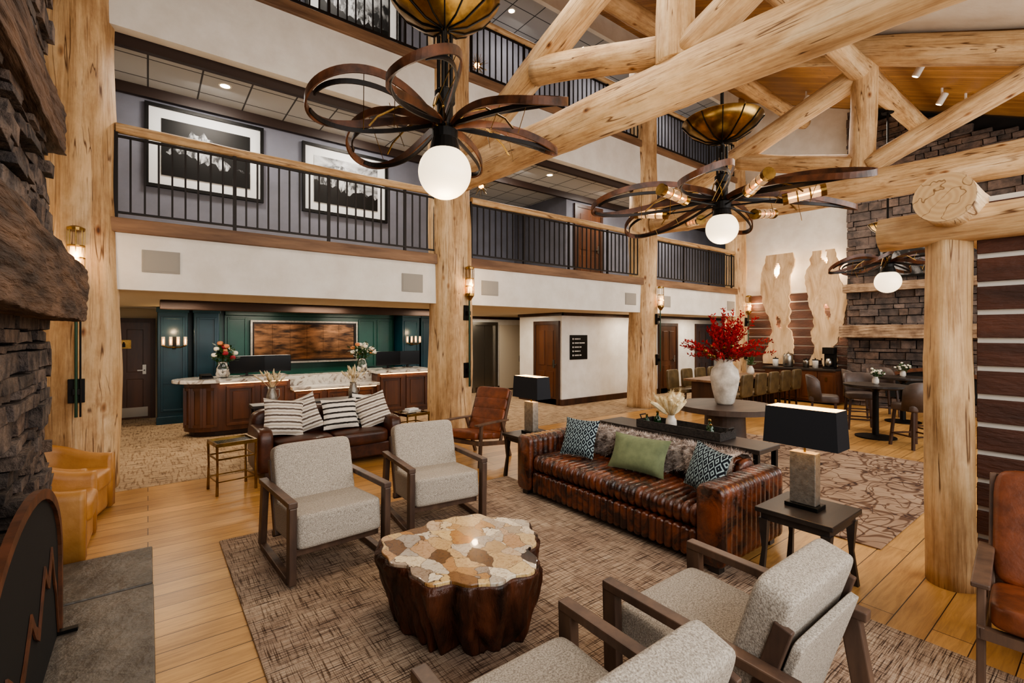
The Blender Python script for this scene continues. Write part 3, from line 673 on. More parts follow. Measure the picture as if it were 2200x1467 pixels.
for k in range(12): s_.box(14.52, 14.558, 4.5, 7.08, .01+k*.248, .225+k*.248)
s_.build('boards', 'slat', t, world=True, bevel=.006)
def slab(yc, wid, z0, z1, seed, lb):
    random.seed(seed); n = 60; L = []; R = []
    for i in range(n+1):
        u = i/n; z = z0+(z1-z0)*u
        w = wid*(.5+.5*abs(math.cos(u*PI*1.15+seed*.12))**.9)
        sw = .07*math.sin(u*7+seed)
        L.append((yc+sw-w/2+.1*noise.noise(Vector((u*6, seed, 0)))+.05*noise.noise(Vector((u*22, seed, 3))), z))
        R.append((yc+sw+w/2+.1*noise.noise(Vector((u*6, seed+9, 0)))+.05*noise.noise(Vector((u*22, seed, 7))), z))
    t = thing('live_edge_slab', lb, 'wall art', (14.4, yc, z0), group='live edge slabs on the far wall')
    mb = MB()
    for i in range(n):
        u = i/n; h = .08*max(0, math.sin(u*PI*4.2+seed)-.6)/.4
        (a, z), (b, _), (c, zz), (d, _) = L[i], R[i], L[i+1], R[i+1]; m1 = (a+b)/2+.05*math.sin(u*11+seed)
        h = min(h, .07, (b-a)/2-.1)
        if h > .006:
            for q0, q1, r0, r1 in ((a, m1-h, c, m1-h), (m1+h, b, m1+h, d)): mb.prism([(q0, z), (q1, z), (r1, zz), (r0, zz)], 14.36, 14.43, 'x')
        else: mb.prism([(a, z), (b, z), (d, zz), (c, zz)], 14.36, 14.43, 'x')
    mb.build('slab', 'slabwood', t, world=True)
    for z in (z0+.6, z1-.9): MB().box(14.43, 14.52, yc-.1, yc+.1, z, z+.1).build('wall_bracket', 'iron', t, world=True)
slab(6.18, .84, .95, 4.1, 3, 'left live edge burl slab mounted upright on far wall')
slab(4.98, .88, .95, 4.06, 8, 'right live edge burl slab mounted upright beside the stone chimney')
for y in (6.18, 4.98):
    for z in (3.6, 2.7, 1.8):
        li = bpy.data.lights.new('slab_backlight', 'POINT'); li.energy = 26; li.color = (1, .8, .55); li.shadow_soft_size = .03; lo_ = bpy.data.objects.new('slab_backlight', li); lo_.location = (14.475 if z < 3 else 14.52, y, z); C.objects.link(lo_)
t = thing('buffet_cabinet', 'walnut buffet cabinet beneath the carved wall slabs', 'cabinet', (14.05, 5.3, 0))
MB().box(13.75, 14.32, 4.5, 6.25, .05, .86).build('body', 'deskwood', t, world=True)
MB().box(13.7, 14.34, 4.52, 6.3, .86, .91).build('counter', 'blacktop', t, world=True, bevel=.006)
for k in range(4):
    y = 4.52+k*.43; d_ = MB().box(13.73, 13.75, y, y+.41, .1, .83).box(13.72, 13.73, y+.06, y+.35, .18, .75).build('door', 'deskwood', t, world=True, bevel=.005)
    MB().box(13.7, 13.72, y+.19, y+.23, .6, .7).build('handle', 'brass', d_).location = (-14.05, -5.3, 0)
t = thing('coffee_urn', 'steel coffee urn on the buffet cabinet', 'coffee urn', (14.0, 5.75, .91))
MB().lathe([(.11, 0), (.13, .03), (.13, .3), (.1, .36), (.02, .38), (.02, .41)], n=20).build('body', 'steel', t, smooth=True); MB().tube([(-.12, 0, .08), (-.19, 0, .08), (-.19, 0, .05)], .012).build('spigot', 'iron', t)
t = thing('coffee_brewer', 'tall black coffee brewer at right end of buffet', 'coffee maker', (14.0, 4.75, .91))
MB().box(-.1, .12, -.13, .13, 0, .04).box(.02, .12, -.13, .13, .04, .5).box(-.12, .12, -.13, .13, .38, .55).build('body', 'iron', t, bevel=.008); MB().lathe([(.06, 0), (.08, .1), (.06, .22)], (-.04, 0, .05), 16).build('carafe', 'steel', t, smooth=True)
for k, (y, m) in enumerate(((6.08, 'white'), (5.3, 'steel'), (5.08, 'ceramic'))):
    t = thing('canister', ['white canister at left end of buffet', 'steel canister near middle of buffet', 'ceramic canister beside the coffee brewer'][k], 'canister', (14.0, y, .91))
    MB().lathe([(.07, 0), (.075, .16), (.07, .2)], n=18).build('body', m, t, smooth=True); MB().lathe([(.074, .2), (.07, .225), (.012, .23), (.015, .26)], n=16).build('lid', 'iron', t)
# ------------------------------------------------------------------ right partition
struct('wall_partition', MB().box(4.652, 4.75, -2, .66, 0, 2.76), 'chink')
t = thing('partition_boards', 'dark brown horizontal boards with pale chinking at right edge', 'paneling', (4.62, -.6, 0))
s_ = MB()
for k in range(14): s_.box(4.62, 4.651, -2, .66, .012+k*.196, .172+k*.196)
s_.build('boards', 'slat', t, world=True, bevel=.005)
t = thing('log_post_and_beam', 'log post with crossing beams framing the right side partition', 'post', (4.62, .8, 0))
log('post', (4.62, .8, 0), (4.62, .8, 2.48), .145, .125, t, bend=.01)
log('beam', (4.58, 1.2, 2.58), (4.56, -1.5, 2.6), .125, .13, t, bend=.01)
log('cross_beam', (4.2, .76, 2.71), (6.0, .76, 2.71), .165, .165, t, bend=.0, bumpy=.03)
MB().lathe([(.001, 0), (.16, .004), (.001, .006)], n=28, T=Matrix.Rotation(-PI/2, 4, 'Y')).build('cut_face', 'cutend', t).location = Vector((4.196, .76, 2.71))-Vector((4.62, .8, 0))
# ------------------------------------------------------------------ rugs
o = MB().box(.49, 3.6, -.9, 4.8, 0.001, .014).build('area_rug', 'rug', bevel=.004); tag(o, 'large beige rug with dark brown crosshatch under the coffee table', 'rug')
o = MB().box(4.85, 8.6, 1.27, 5.4, 0.001, .012).build('area_rug', 'branch', bevel=.004); tag(o, 'tan rug with dark branching twig pattern behind the sofa', 'rug')
# ------------------------------------------------------------------ beige armchairs
RG = .014
def armchair(x, y, rz, lb):
    t = thing('lounge_armchair', lb, 'armchair', (x, y, RG), rz, 'beige tweed armchairs around the coffee table')
    for s in (-1, 1):
        X = s*.355
        MB().strip([(X, -.42, .585), (X, .44, .565)], .062, .042).build('armrest', 'frame', t, bevel=.006)
        MB().strip([(X, -.37, 0.02), (X, -.385, .566)], .05, .08, (0, 1, 0)).build('leg', 'frame', t, bevel=.006)
        MB().strip([(X, .46, 0.02), (X, .37, .548)], .05, .08, (0, 1, 0)).build('leg', 'frame', t, bevel=.006)
        MB().box(X-.025, X+.025, -.33, .42, 0, .05).build('runner', 'frame', t, bevel=.005)
        MB().strip([(s*.312, .2, .17), (s*.312, .375, .74)], .03, .065, (0, 1, 0)).build('back_post', 'frame', t, bevel=.005)
    MB().box(-.33, .33, .22, .26, .15, .2).build('cross_rail', 'frame', t, bevel=.005)
    MB().box(-.33, .33, -.3, -.26, .17, .22).build('cross_rail', 'frame', t, bevel=.005)
    MB().sup((0, -.07, .34), (.64, .7, .25), 14, 16, Matrix.Rotation(math.radians(-4), 4, 'X')).build('seat', 'tweed', t, smooth=True)
    T = Matrix.Translation((0, .19, .36)) @ Matrix.Rotation(math.radians(-17), 4, 'X')
    MB().sup((0, .0, .26), (.635, .16, .53), 10, 16, T).build('back_cushion', 'tweed', t, smooth=True)
    T2 = Matrix.Translation((0, .235, .17)) @ Matrix.Rotation(math.radians(-17), 4, 'X')
    MB().sup((0, .02, .27), (.59, .035, .54), 20, 10, T2).build('back_panel', 'tweed', t, smooth=True)
armchair(1.14, 4.0, .05, 'beige tweed armchair farthest left, facing camera over coffee table')
armchair(2.24, 4.2, -.12, 'beige tweed armchair beside the leather sofa, facing camera')
armchair(2.12, 1.13, PI+.0, 'beige tweed armchair seen from behind, right foreground near side table')
armchair(1.12, 1.13, PI+.0, 'beige tweed armchair seen from behind, cropped at the bottom edge')
# ------------------------------------------------------------------ coffee table
t = thing('coffee_table', 'root wood coffee table with cream petrified wood mosaic top', 'coffee table', (1.62, 2.6, RG))
def outline(a):
    return 1+.075*math.sin(3*a+.5)+.05*math.sin(5*a+1.9)+.04*math.sin(9*a)+.025*math.sin(17*a)
n = 200; top = []
for i in range(n):
    a = 2*PI*i/n; r = .49*outline(a); top.append((r*math.cos(a), r*math.sin(a)))
MB().prism(top, .41, .44).build('stone_top', 'petri', t, bevel=.006)
vs = []; fs = []; K = 30
for k in range(K+1):
    u = k/K; z = .422*(1-u)
    for i in range(n):
        a = 2*PI*i/n
        r = .525*outline(a)*(1-.2*u**1.3)
        w = a*10+.9*math.sin(u*2.2+a*2)+noise.noise(Vector((math.cos(a)*2, math.sin(a)*2, u*.8)))*3
        r += -.06*(1-abs(math.sin(w)))**1.6*(0.35+.8*u)
        r += .035*noise.noise(Vector((math.cos(a)*4, math.sin(a)*4, u*1.5)))+.022*noise.noise(Vector((math.cos(a)*12, math.sin(a)*12, u*2+5)))+.012*noise.noise(Vector((math.cos(a)*26, math.sin(a)*26, u*5)))
        if u < .06: r = min(r, .505*outline(a))
        vs.append((r*math.cos(a), r*math.sin(a), max(0, z)))
for k in range(K):
    for i in range(n): fs.append((k*n+i, (k+1)*n+i, (k+1)*n+(i+1) % n, k*n+(i+1) % n))
fs += [tuple(range(n)), tuple(range((K+1)*n-1, K*n-1, -1))]
MB().add(vs, fs).build('root_base', 'root', t, smooth=True)
# ------------------------------------------------------------------ leather sofa
t = thing('leather_sofa', 'long dark brown channel tufted leather sofa', 'sofa', (3.82, 3.02, RG), -PI/2)
L2 = 1.22
for s in (-1, 1):
    a0, a1 = (s*L2, s*(L2-.23)) if s < 0 else (s*(L2-.23), s*L2)
    MB().ribbed(rrect(a0, a1, .05, .66, .07), -.5, .48, 13, .02, 'y').build('arm', 'leather', t, smooth=True)
MB().ribbed(rrect(.22, .48, .05, .69, .09), -L2+.235, L2-.235, 26, .024).build('backrest', 'leather', t, smooth=True)
MB().ribbed(rrect(-.47, .22, .27, .46, .08), -L2+.235, L2-.235, 26, .026).build('seat', 'leather', t, smooth=True)
MB().ribbed(rrect(-.48, .22, .05, .275, .03), -L2+.235, L2-.235, 26, .024).build('base', 'leather', t, smooth=True)
for sx in (-1, 1):
    for y in (-.42, .4): MB().box(sx*1.12-.04, sx*1.12+.04, y-.04, y+.04, 0, .06).build('foot', 'blacktop', t)
def cushion(name, x, y, z, w, h, th, rz, tilt, mat, lb, grp=None, roll=0):
    o = MB().pillow(w, h, th).build(name, mat, smooth=True); o.location = (x, y, z); o.rotation_euler = (math.radians(tilt), math.radians(roll), rz)
    return tag(o, lb, 'pillow', grp)
sg_ = 'throw pillows on the leather sofa'
cushion('throw_pillow', 3.68, 3.66, .475, .42, .42, .15, -PI/2+.25, -22, 'aztec', 'dark blue and white patterned pillow by the far sofa arm', sg_)
cushion('throw_pillow', 3.7, 2.9, .475, .62, .36, .16, -PI/2+.1, -24, 'velvet', 'sage green velvet pillow in middle of leather sofa', sg_)
cushion('throw_pillow', 3.66, 2.2, .475, .42, .4, .15, -PI/2-.35, -18, 'aztec', 'dark blue and white patterned pillow by the near sofa arm', sg_, 6)
random.seed(5); mb = MB(); pts = []
prof = [(-.2, .49), (-.205, .58), (-.2, .68), (-.16, .735), (-.05, .745), (.06, .73), (.13, .69), (.15, .6), (.16, .48)]
nx = 30
for i in range(nx+1):
    for j, (dy, z) in enumerate(prof):
        pts.append(Vector((4.17+dy+.01*random.random(), 2.08+1.7*i/nx, z+.04*math.sin(i*.9)*(1 if j in (0, 8) else .1)+.008*random.random())))
m_ = len(prof); fs = [(i*m_+j, (i+1)*m_+j, (i+1)*m_+j+1, i*m_+j+1) for i in range(nx) for j in range(m_-1)]
mb.add(pts, fs)
for f_ in list(fs):
    c0 = (pts[f_[0]]+pts[f_[2]])/2; nrm = (pts[f_[1]]-pts[f_[0]]).cross(pts[f_[3]]-pts[f_[0]]).normalized()
    if nrm.dot(c0-Vector((4.15, c0.y, .5))) < 0: nrm = -nrm
    for k in range(40):
        a, b = random.random(), random.random()
        p = pts[f_[0]].lerp(pts[f_[1]], a).lerp(pts[f_[3]].lerp(pts[f_[2]], a), b); d = (nrm*.45+Vector((random.uniform(-1, 1), random.uniform(-1, 1), random.uniform(-1.2, .3)))*.6).normalized()*random.uniform(.025, .05)
        sd = d.cross(nrm+Vector((.1, .2, 0))).normalized()*.003; mb.add([p-sd, p+sd, p+d+nrm*.006], [(0, 1, 2)])
o = mb.build('fur_throw', 'fur', fix=False); tag(o, 'shaggy gray brown fur throw draped over the sofa back', 'throw blanket')
# ------------------------------------------------------------------ side tables and lamps
def side_table(x, y, lb):
    t = thing('side_table', lb, 'side table', (x, y, 0), 0, 'dark square side tables at the sofa ends')
    MB().box(-.275, .275, -.25, .25, .515, .55).build('tabletop', 'blacktop', t, bevel=.005)
    MB().box(-.24, .24, -.22, .22, .46, .515).build('apron', 'blacktop', t)
    for sx in (-1, 1):
        for sy in (-1, 1):
            vs = []
            for zz, w, o in ((0, .02, .02), (.25, .014, 0), (.47, .03, 0)):
                cx = sx*(.225+o); cy = sy*(.2+o); vs += [(cx-w, cy-w, zz), (cx+w, cy-w, zz), (cx+w, cy+w, zz), (cx-w, cy+w, zz)]
            fs = [(3, 2, 1, 0), (8, 9, 10, 11)]+[(k*4+i, k*4+(i+1) % 4, k*4+4+(i+1) % 4, k*4+4+i) for k in range(2) for i in range(4)]
            MB().add(vs, fs).build('leg', 'blacktop', t)
side_table(3.78, 1.42, 'dark square side table holding the near pewter lamp')
side_table(3.85, 4.62, 'dark side table behind the far end of leather sofa')
def table_lamp(x, y, lb):
    t = thing('table_lamp', lb, 'lamp', (x, y, .55), 0, 'pewter table lamps with black rectangular shades')
    MB().box(-.075, .075, -.11, .11, 0, .03).build('base', 'iron', t, bevel=.004)
    MB().box(-.045, .045, -.085, .085, .03, .4).build('body', 'brushed', t, bevel=.004)
    MB().tube([(0, 0, .4), (0, 0, .5)], .008).build('neck', 'brass', t)
    def ring(w, d, z, ww, dd, zz):
        return [(-w, -d, z), (w, -d, z), (w, d, z), (-w, d, z), (-ww, -dd, zz), (ww, -dd, zz), (ww, dd, zz), (-ww, dd, zz)]
    q = [(0, 1, 5, 4), (1, 2, 6, 5), (2, 3, 7, 6), (3, 0, 4, 7)]
    sh = MB().add(ring(.11, .245, .45, .1, .23, .72), q).build('shade', 'shade', t, fix=False)
    MB().add(ring(.107, .242, .451, .097, .227, .719), q).build('shade_lining', 'shadein', sh, fix=False)
    MB().sup((0, 0, .56), (.06, .06, .09), 2.2, 6).build('bulb', 'bulb', t, smooth=True)
table_lamp(3.78, 1.44, 'pewter block lamp with black rectangular shade on near side table')
table_lamp(3.85, 4.62, 'pewter block lamp with black rectangular shade beyond the sofa')
t = thing('console_table', 'long dark console table behind the leather sofa', 'console table', (4.6, 3.0, 0))
MB().box(4.4, 4.82, 2.05, 3.98, .7, .745).build('tabletop', 'blacktop', t, world=True, bevel=.005)
for x in (4.43, 4.79):
    for y in (2.09, 3.94): MB().box(x-.022, x+.022, y-.022, y+.022, 0, .7).build('leg', 'iron', t, world=True)
MB().box(4.43, 4.79, 2.09, 3.94, .08, .11).build('stretcher', 'iron', t, world=True)
t = thing('woven_tray', 'long dark woven tray on the console behind sofa', 'tray', (4.6, 2.95, .745))
s_ = MB().box(-.15, .15, -.5, .5, 0, .012)
for z in (.015, .035, .055, .075): s_.strip([(-.15, -.5, z), (.15, -.5, z), (.15, .5, z), (-.15, .5, z)], .014, .02, closed=True)
s_.build('basket', 'woven', t)
for sy in (-1, 1): MB().tube([(-.06, sy*.5, .08), (-.05, sy*.53, .12), (.05, sy*.53, .12), (.06, sy*.5, .08)], .008).build('handle', 'woven', t)
t = thing('pampas_vase', 'small white vase of cream pampas grass in the woven tray', 'vase', (4.6, 3.1, .757))
MB().lathe([(.04, 0), (.06, .04), (.055, .1), (.035, .13), (.04, .15), (.03, .14), (.045, .08)], n=20).build('vase', 'ceramic', t, smooth=True)
random.seed(9); s_ = MB(); pl = MB()
for i in range(26):
    a = random.uniform(0, 2*PI); e = random.uniform(.1, .95); L = random.uniform(.15, .23); b = Vector((0, 0, .12)); d = Vector((math.cos(a)*math.sin(e), math.sin(a)*math.sin(e), math.cos(e)))
    p = b+d*L; s_.tube([(0, 0, .05), b, p], .002, 4); pl.tube([b+d*L*.3, b+d*L*.6, p+d*.02, p+d*.07+Vector((d.x*.03, d.y*.03, 0))], [.01, .026, .028, .014], 7)
    for k in range(180):
        q = b+d*L*random.uniform(.4, 1.4); r_ = (Vector((random.uniform(-1, 1), random.uniform(-1, 1), random.uniform(-.4, 1))).normalized()+d*.4)*.045; sd = r_.cross(d).normalized()*.002
        pl.add([q-sd, q+sd, q+r_], [(0, 1, 2)])
s_.build('stem', 'pampas', t); pl.build('plumes', 'pampas', t, fix=False)
for k, (y, s) in enumerate(((3.32, 1.0), (3.38, .8), (2.68, .95), (2.6, .8))):
    t = thing('glass_bottle', ['green glass bottle left of pampas, taller', 'small green glass bottle at far end of tray', 'green glass bottle right of pampas, taller', 'small green glass bottle at near end of tray'][k], 'bottle', (4.6+.06*(-1)**k, y, .757), group='green bottles in the woven tray')
    MB().lathe([(.035*s, 0), (.042*s, .03*s), (.04*s, .08*s), (.014*s, .11*s), (.014*s, .14*s)], n=16).build('body', 'greenglass', t, smooth=True)
    MB().lathe([(.016*s, .14*s), (.018*s, .155*s), (.012*s, .165*s)], n=12).build('stopper', 'brass', t)
# ------------------------------------------------------------------ round table + vase
t = thing('round_table', 'round dark oak table under the big red bouquet', 'table', (6.85, 3.7, .012))
MB().lathe([(.66, .66), (.7, .665), (.7, .74), (.001, .742)], n=48).build('tabletop', 'roundtop', t)
MB().lathe([(.36, 0), (.36, .06), (.3, .09), (.28, .6), (.38, .66)], n=32).build('pedestal', 'roundtop', t)
t = thing('large_vase', 'tall white ceramic vase of red branches on round table', 'vase', (6.85, 3.7, .754))
MB().lathe([(.1, 0), (.13, .03), (.18, .24), (.205, .4), (.185, .52), (.115, .6), (.105, .64), (.135, .68), (.115, .675), (.09, .63), (.1, .57), (.001, .5)], n=32).build('vase', 'ceramic', t, smooth=True)
random.seed(13); s_ = MB(); lf = MB()
for i in range(90):
    a = random.uniform(0, 2*PI); e = 1.35*random.random()**.75; L = random.uniform(.45, .8)*(1.05-.12*e)
    d = Vector((math.cos(a)*math.sin(e), math.sin(a)*math.sin(e), math.cos(e))); b = Vector((0, 0, .6)); p1 = b+d*L*.5+Vector((0, 0, .05)); p2 = b+d*L
    s_.tube([(0, 0, .52), b+d*.05, p1, p2], [.005, .004, .003, .0015], 4)
    for k in range(46):
        u = random.uniform(.25, 1.02); q = p1.lerp(p2, (u-.5)*2) if u > .5 else b.lerp(p1, u*2)
        r_ = (d*.6+Vector((random.uniform(-1, 1), random.uniform(-1, 1), random.uniform(-.6, 1)))).normalized()*random.uniform(.035, .065); sd = r_.cross(Vector((random.random(), random.random(), 1))).normalized()*.012
        lf.add([q, q+r_*.5+sd, q+r_, q+r_*.5-sd], [(0, 1, 2, 3)])
s_.build('branches', 'stem', t); lf.build('red_foliage', 'red', t, fix=False)
for i in range(18):
    a = random.uniform(0, 2*PI); e = random.uniform(.6, 1.3); d = Vector((math.cos(a)*math.sin(e), math.sin(a)*math.sin(e), math.cos(e)))*random.uniform(.25, .42)
    MB().sup(Vector((0, 0, .62))+d, (.06, .06, .06), 2.1, 4).build('seed_pod', 'brass', t, smooth=True)
# ------------------------------------------------------------------ loveseat
t = thing('leather_loveseat', 'dark brown leather loveseat with striped pillows facing camera', 'sofa', (2.0, 6.85, 0))
for s in (-1, 1):
    a0, a1 = (-.94, -.76) if s < 0 else (.76, .94)
    MB().sup(((a0+a1)/2, 0, .34), (.2, .8, .56), 6, 10).build('arm', 'darkleather', t, smooth=True)
MB().sup((0, .28, .44), (1.86, .26, .72), 7, 14).build('backrest', 'darkleather', t, smooth=True)
for s in (-1, 1): MB().sup((s*.38, -.08, .36), (.75, .68, .2), 6, 10).build('seat_cushion', 'darkleather', t, smooth=True)
MB().box(-.85, .85, -.34, .34, .08, .27).build('base', 'darkleather', t, bevel=.02)
for sx in (-1, 1):
    for y in (-.3, .3): MB().box(sx*.82-.03, sx*.82+.03, y-.03, y+.03, 0, .09).build('foot', 'darkwood', t)
g_ = 'striped pillows on the loveseat'
cushion('throw_pillow', 1.4, 6.72, .47, .52, .5, .17, .1, -20, 'stripe', 'cream pillow with brown stripes at loveseat left end', g_, 8)
cushion('throw_pillow', 1.74, 6.84, .47, .46, .5, .12, -.3, -14, 'stripe', 'cream striped pillow tucked second from left on loveseat', g_, -20)
cushion('throw_pillow', 2.16, 6.74, .47, .5, .44, .16, 0, -20, 'stripe2', 'cream pillow with black stripes in the loveseat middle', g_)
cushion('throw_pillow', 2.68, 6.7, .47, .48, .48, .16, -.1, -20, 'stripe', 'cream striped pillow at loveseat right end', g_, -16)
cushion('throw_pillow', 2.5, 6.87, .47, .44, .46, .1, .2, -10, 'stripe2', 'black and cream pillow behind the rightmost loveseat pillow', g_, 12)
t = thing('console_table', 'narrow dark console table behind the loveseat', 'console table', (2.05, 7.55, 0))
MB().box(1.15, 2.95, 7.4, 7.72, .76, .8).build('tabletop', 'blacktop', t, world=True, bevel=.004)
for x in (1.2, 2.9):
    for y in (7.44, 7.68): MB().box(x-.025, x+.025, y-.025, y+.025, 0, .76).build('leg', 'blacktop', t, world=True)
for k, x in enumerate((1.42, 2.6)):
    random.seed(30+k)
    t = thing('dried_flower_pitcher', ['metal pitcher of dried grasses at left of rear console', 'metal pitcher of dried grasses at right of rear console'][k], 'vase', (x, 7.56, .8))
    MB().lathe([(.06, 0), (.075, .04), (.07, .12), (.045, .2), (.055, .24), (.04, .2), (.06, .1)], n=20).build('pitcher', 'brushed', t, smooth=True)
    MB().tube([(.05, 0, .2), (.1, 0, .2), (.1, 0, .1), (.07, 0, .06)], .007, 6).build('handle', 'brushed', t)
    s_ = MB(); fl = MB()
    for i in range(26):
        a = random.uniform(0, 2*PI); e = random.uniform(.1, .8); L = random.uniform(.18, .3); d = Vector((math.cos(a)*math.sin(e), math.sin(a)*math.sin(e), math.cos(e))); q = Vector((0, 0, .2))+d*L
        s_.tube([(0, 0, .1), (0, 0, .2), q], .0025, 4); fl.tube([q-d*.08, q-d*.02, q+d*.03], [.006, .014, .002], 5)
    s_.build('stem', 'pampas', t); fl.build('dried_blooms', 'pampas', t, smooth=True)
def gold_table(x, y, lb):
    t = thing('accent_table', lb, 'side table', (x, y, 0), .15, 'square antique gold accent tables beside the loveseat')
    MB().strip([(-.2, -.18, .56), (.2, -.18, .56), (.2, .18, .56), (-.2, .18, .56)], .03, .04, closed=True).build('top_frame', 'brass', t)
    MB().box(-.185, .185, -.165, .165, .555, .565).build('glass_top', 'screen', t)
    for sx in (-1, 1):
        for sy in (-1, 1): MB().tube([(sx*.2, sy*.18, 0), (sx*.195, sy*.175, .3), (sx*.2, sy*.18, .56)], [.016, .011, .014]).build('leg', 'brass', t)
    for z, w in ((.4, .018), (.15, .014)): MB().strip([(-.195, -.175, z), (.195, -.175, z), (.195, .175, z), (-.195, .175, z)], w, w, closed=True).build('stretcher', 'brass', t)
gold_table(.78, 6.38, 'antique gold accent table left of the loveseat')
gold_table(3.3, 6.9, 'antique gold accent table right of the loveseat')
t = thing('gift_box', 'small pale box on the gold table right of loveseat', 'box', (3.3, 6.9, .58), .2)
MB().box(-.12, .12, -.08, .08, 0, .03).build('lower_box', 'ceramic', t, bevel=.003); MB().box(-.09, .09, -.06, .06, .03, .055).build('upper_box', 'matte', t, bevel=.003)
# ------------------------------------------------------------------ sling lounge chairs
def sling(x, y, rz, lb, leather='cognac', wood='frame', ribs=4):
    t = thing('lounge_chair', lb, 'armchair', (x, y, 0), rz, 'cognac leather lounge chairs with wood frames')
    for s in (-1, 1):
        X = s*.32
        MB().strip([(X, -.34, 0), (X, -.3, .56)], .035, .05, (0, 1, 0)).build('leg', wood, t, bevel=.006)
        MB().strip([(X, .42, 0), (X, .2, .55)], .035, .05, (0, 1, 0)).build('leg', wood, t, bevel=.006)
        MB().strip([(X, -.42, .575), (X, -.1, .57), (X, .34, .55)], .07, .025).build('armrest', wood, t, bevel=.006)
        MB().strip([(X, -.38, .33), (X, .34, .22)], .03, .06).build('side_rail', wood, t, bevel=.005)
        MB().strip([(X*.93, .18, .22), (X*.93, .48, .95)], .03, .05, (0, 1, 0)).build('back_post', wood, t, bevel=.005)
    MB().strip([(-.32, -.36, .33), (.32, -.36, .33)], .05, .05).build('cross_rail', wood, t)
    MB().strip([(-.3, .47, .93), (.3, .47, .93)], .03, .05).build('cross_rail', wood, t)
    T = Matrix.Translation((0, -.07, .38)) @ Matrix.Rotation(math.radians(-9), 4, 'X')
    mb = MB()
    if ribs == 1: mb.sup((0, 0, 0), (.59, .66, .13), 7, 12, T)
    else:
        for k in range(3): mb.sup((0, -.2+k*.2, .0), (.58, .235, .11), 7, 8, T)
    mb.build('seat', leather, t, smooth=True)
    T = Matrix.Translation((0, .24, .38)) @ Matrix.Rotation(math.radians(-22), 4, 'X'); mb = MB()
    if ribs == 1: mb.sup((0, 0, .32), (.59, .13, .66), 7, 12, T)
    else:
        for k in range(ribs): mb.sup((0, 0, .08+k*.16), (.58, .1, .19), 7, 8, T)
    mb.build('back_cushion', leather, t, smooth=True)
sling(3.75, 5.75, -PI/2+.35, 'cognac leather lounge chair with wood frame before second column', ribs=4)
sling(3.66, .17, -PI/2+.1, 'cognac leather lounge chair cropped at right edge by board wall', ribs=1)
# ------------------------------------------------------------------ tub chairs
def tubchair(x, y, rz, lb):
    t = thing('tub_chair', lb, 'armchair', (x, y, 0), rz, 'tan leather tub chairs beside the stone fireplace')
    n = 44; vs = []; fs = []; path = []
    for i in range(n+1):
        u = i/n
        if u < .25: path.append((-.33, -.34+(u/.25)*.36, 0))
        elif u > .75: path.append((.33, .02-((u-.75)/.25)*.36, 0))
        else:
            a = PI-(u-.25)/.5*PI; path.append((.33*math.cos(a), .02+.34*math.sin(a), 0))
    for i, p in enumerate(path):
        u = i/n; hb = .57+.2*math.sin(PI*u)**2.5
        q0 = Vector(path[max(0, i-1)]); q1 = Vector(path[min(n, i+1)]); tt = (q1-q0).normalized(); nn = Vector((-tt.y, tt.x, 0)); c = Vector(p)
        for w, z in ((.055, .02), (.06, .25), (.06, hb-.07), (.05, hb-.03), (.03, hb-.008), (0, hb), (-.03, hb-.008), (-.05, hb-.03), (-.06, hb-.07), (-.06, .25), (-.055, .02)): vs.append(c+nn*w+Vector((0, 0, z)))
    m = 11
    for i in range(n):
        for k in range(m): fs.append((i*m+k, i*m+(k+1) % m, (i+1)*m+(k+1) % m, (i+1)*m+k))
    fs += [tuple(range(m)), tuple(range(n*m+m-1, n*m-1, -1))]
    MB().add(vs, fs).build('shell', 'tan', t, smooth=True)
    MB().sup((0, -.06, .36), (.55, .62, .18), 7, 10).build('seat_cushion', 'tan', t, smooth=True)
    MB().sup((0, -.04, .16), (.55, .58, .28), 12, 8).build('base', 'tan', t, smooth=True)
tubchair(-.7, 6.24, PI/2-.25, 'tan leather tub chair farther back against the log column')
tubchair(-.72, 5.38, PI/2-.03, 'tan leather tub chair nearer, partly hidden by stone fireplace')
cushion('throw_pillow', -.82, 6.26, .46, .36, .34, .12, PI/2-.3, -16, 'woven', 'small dark pillow on the farther tan tub chair')
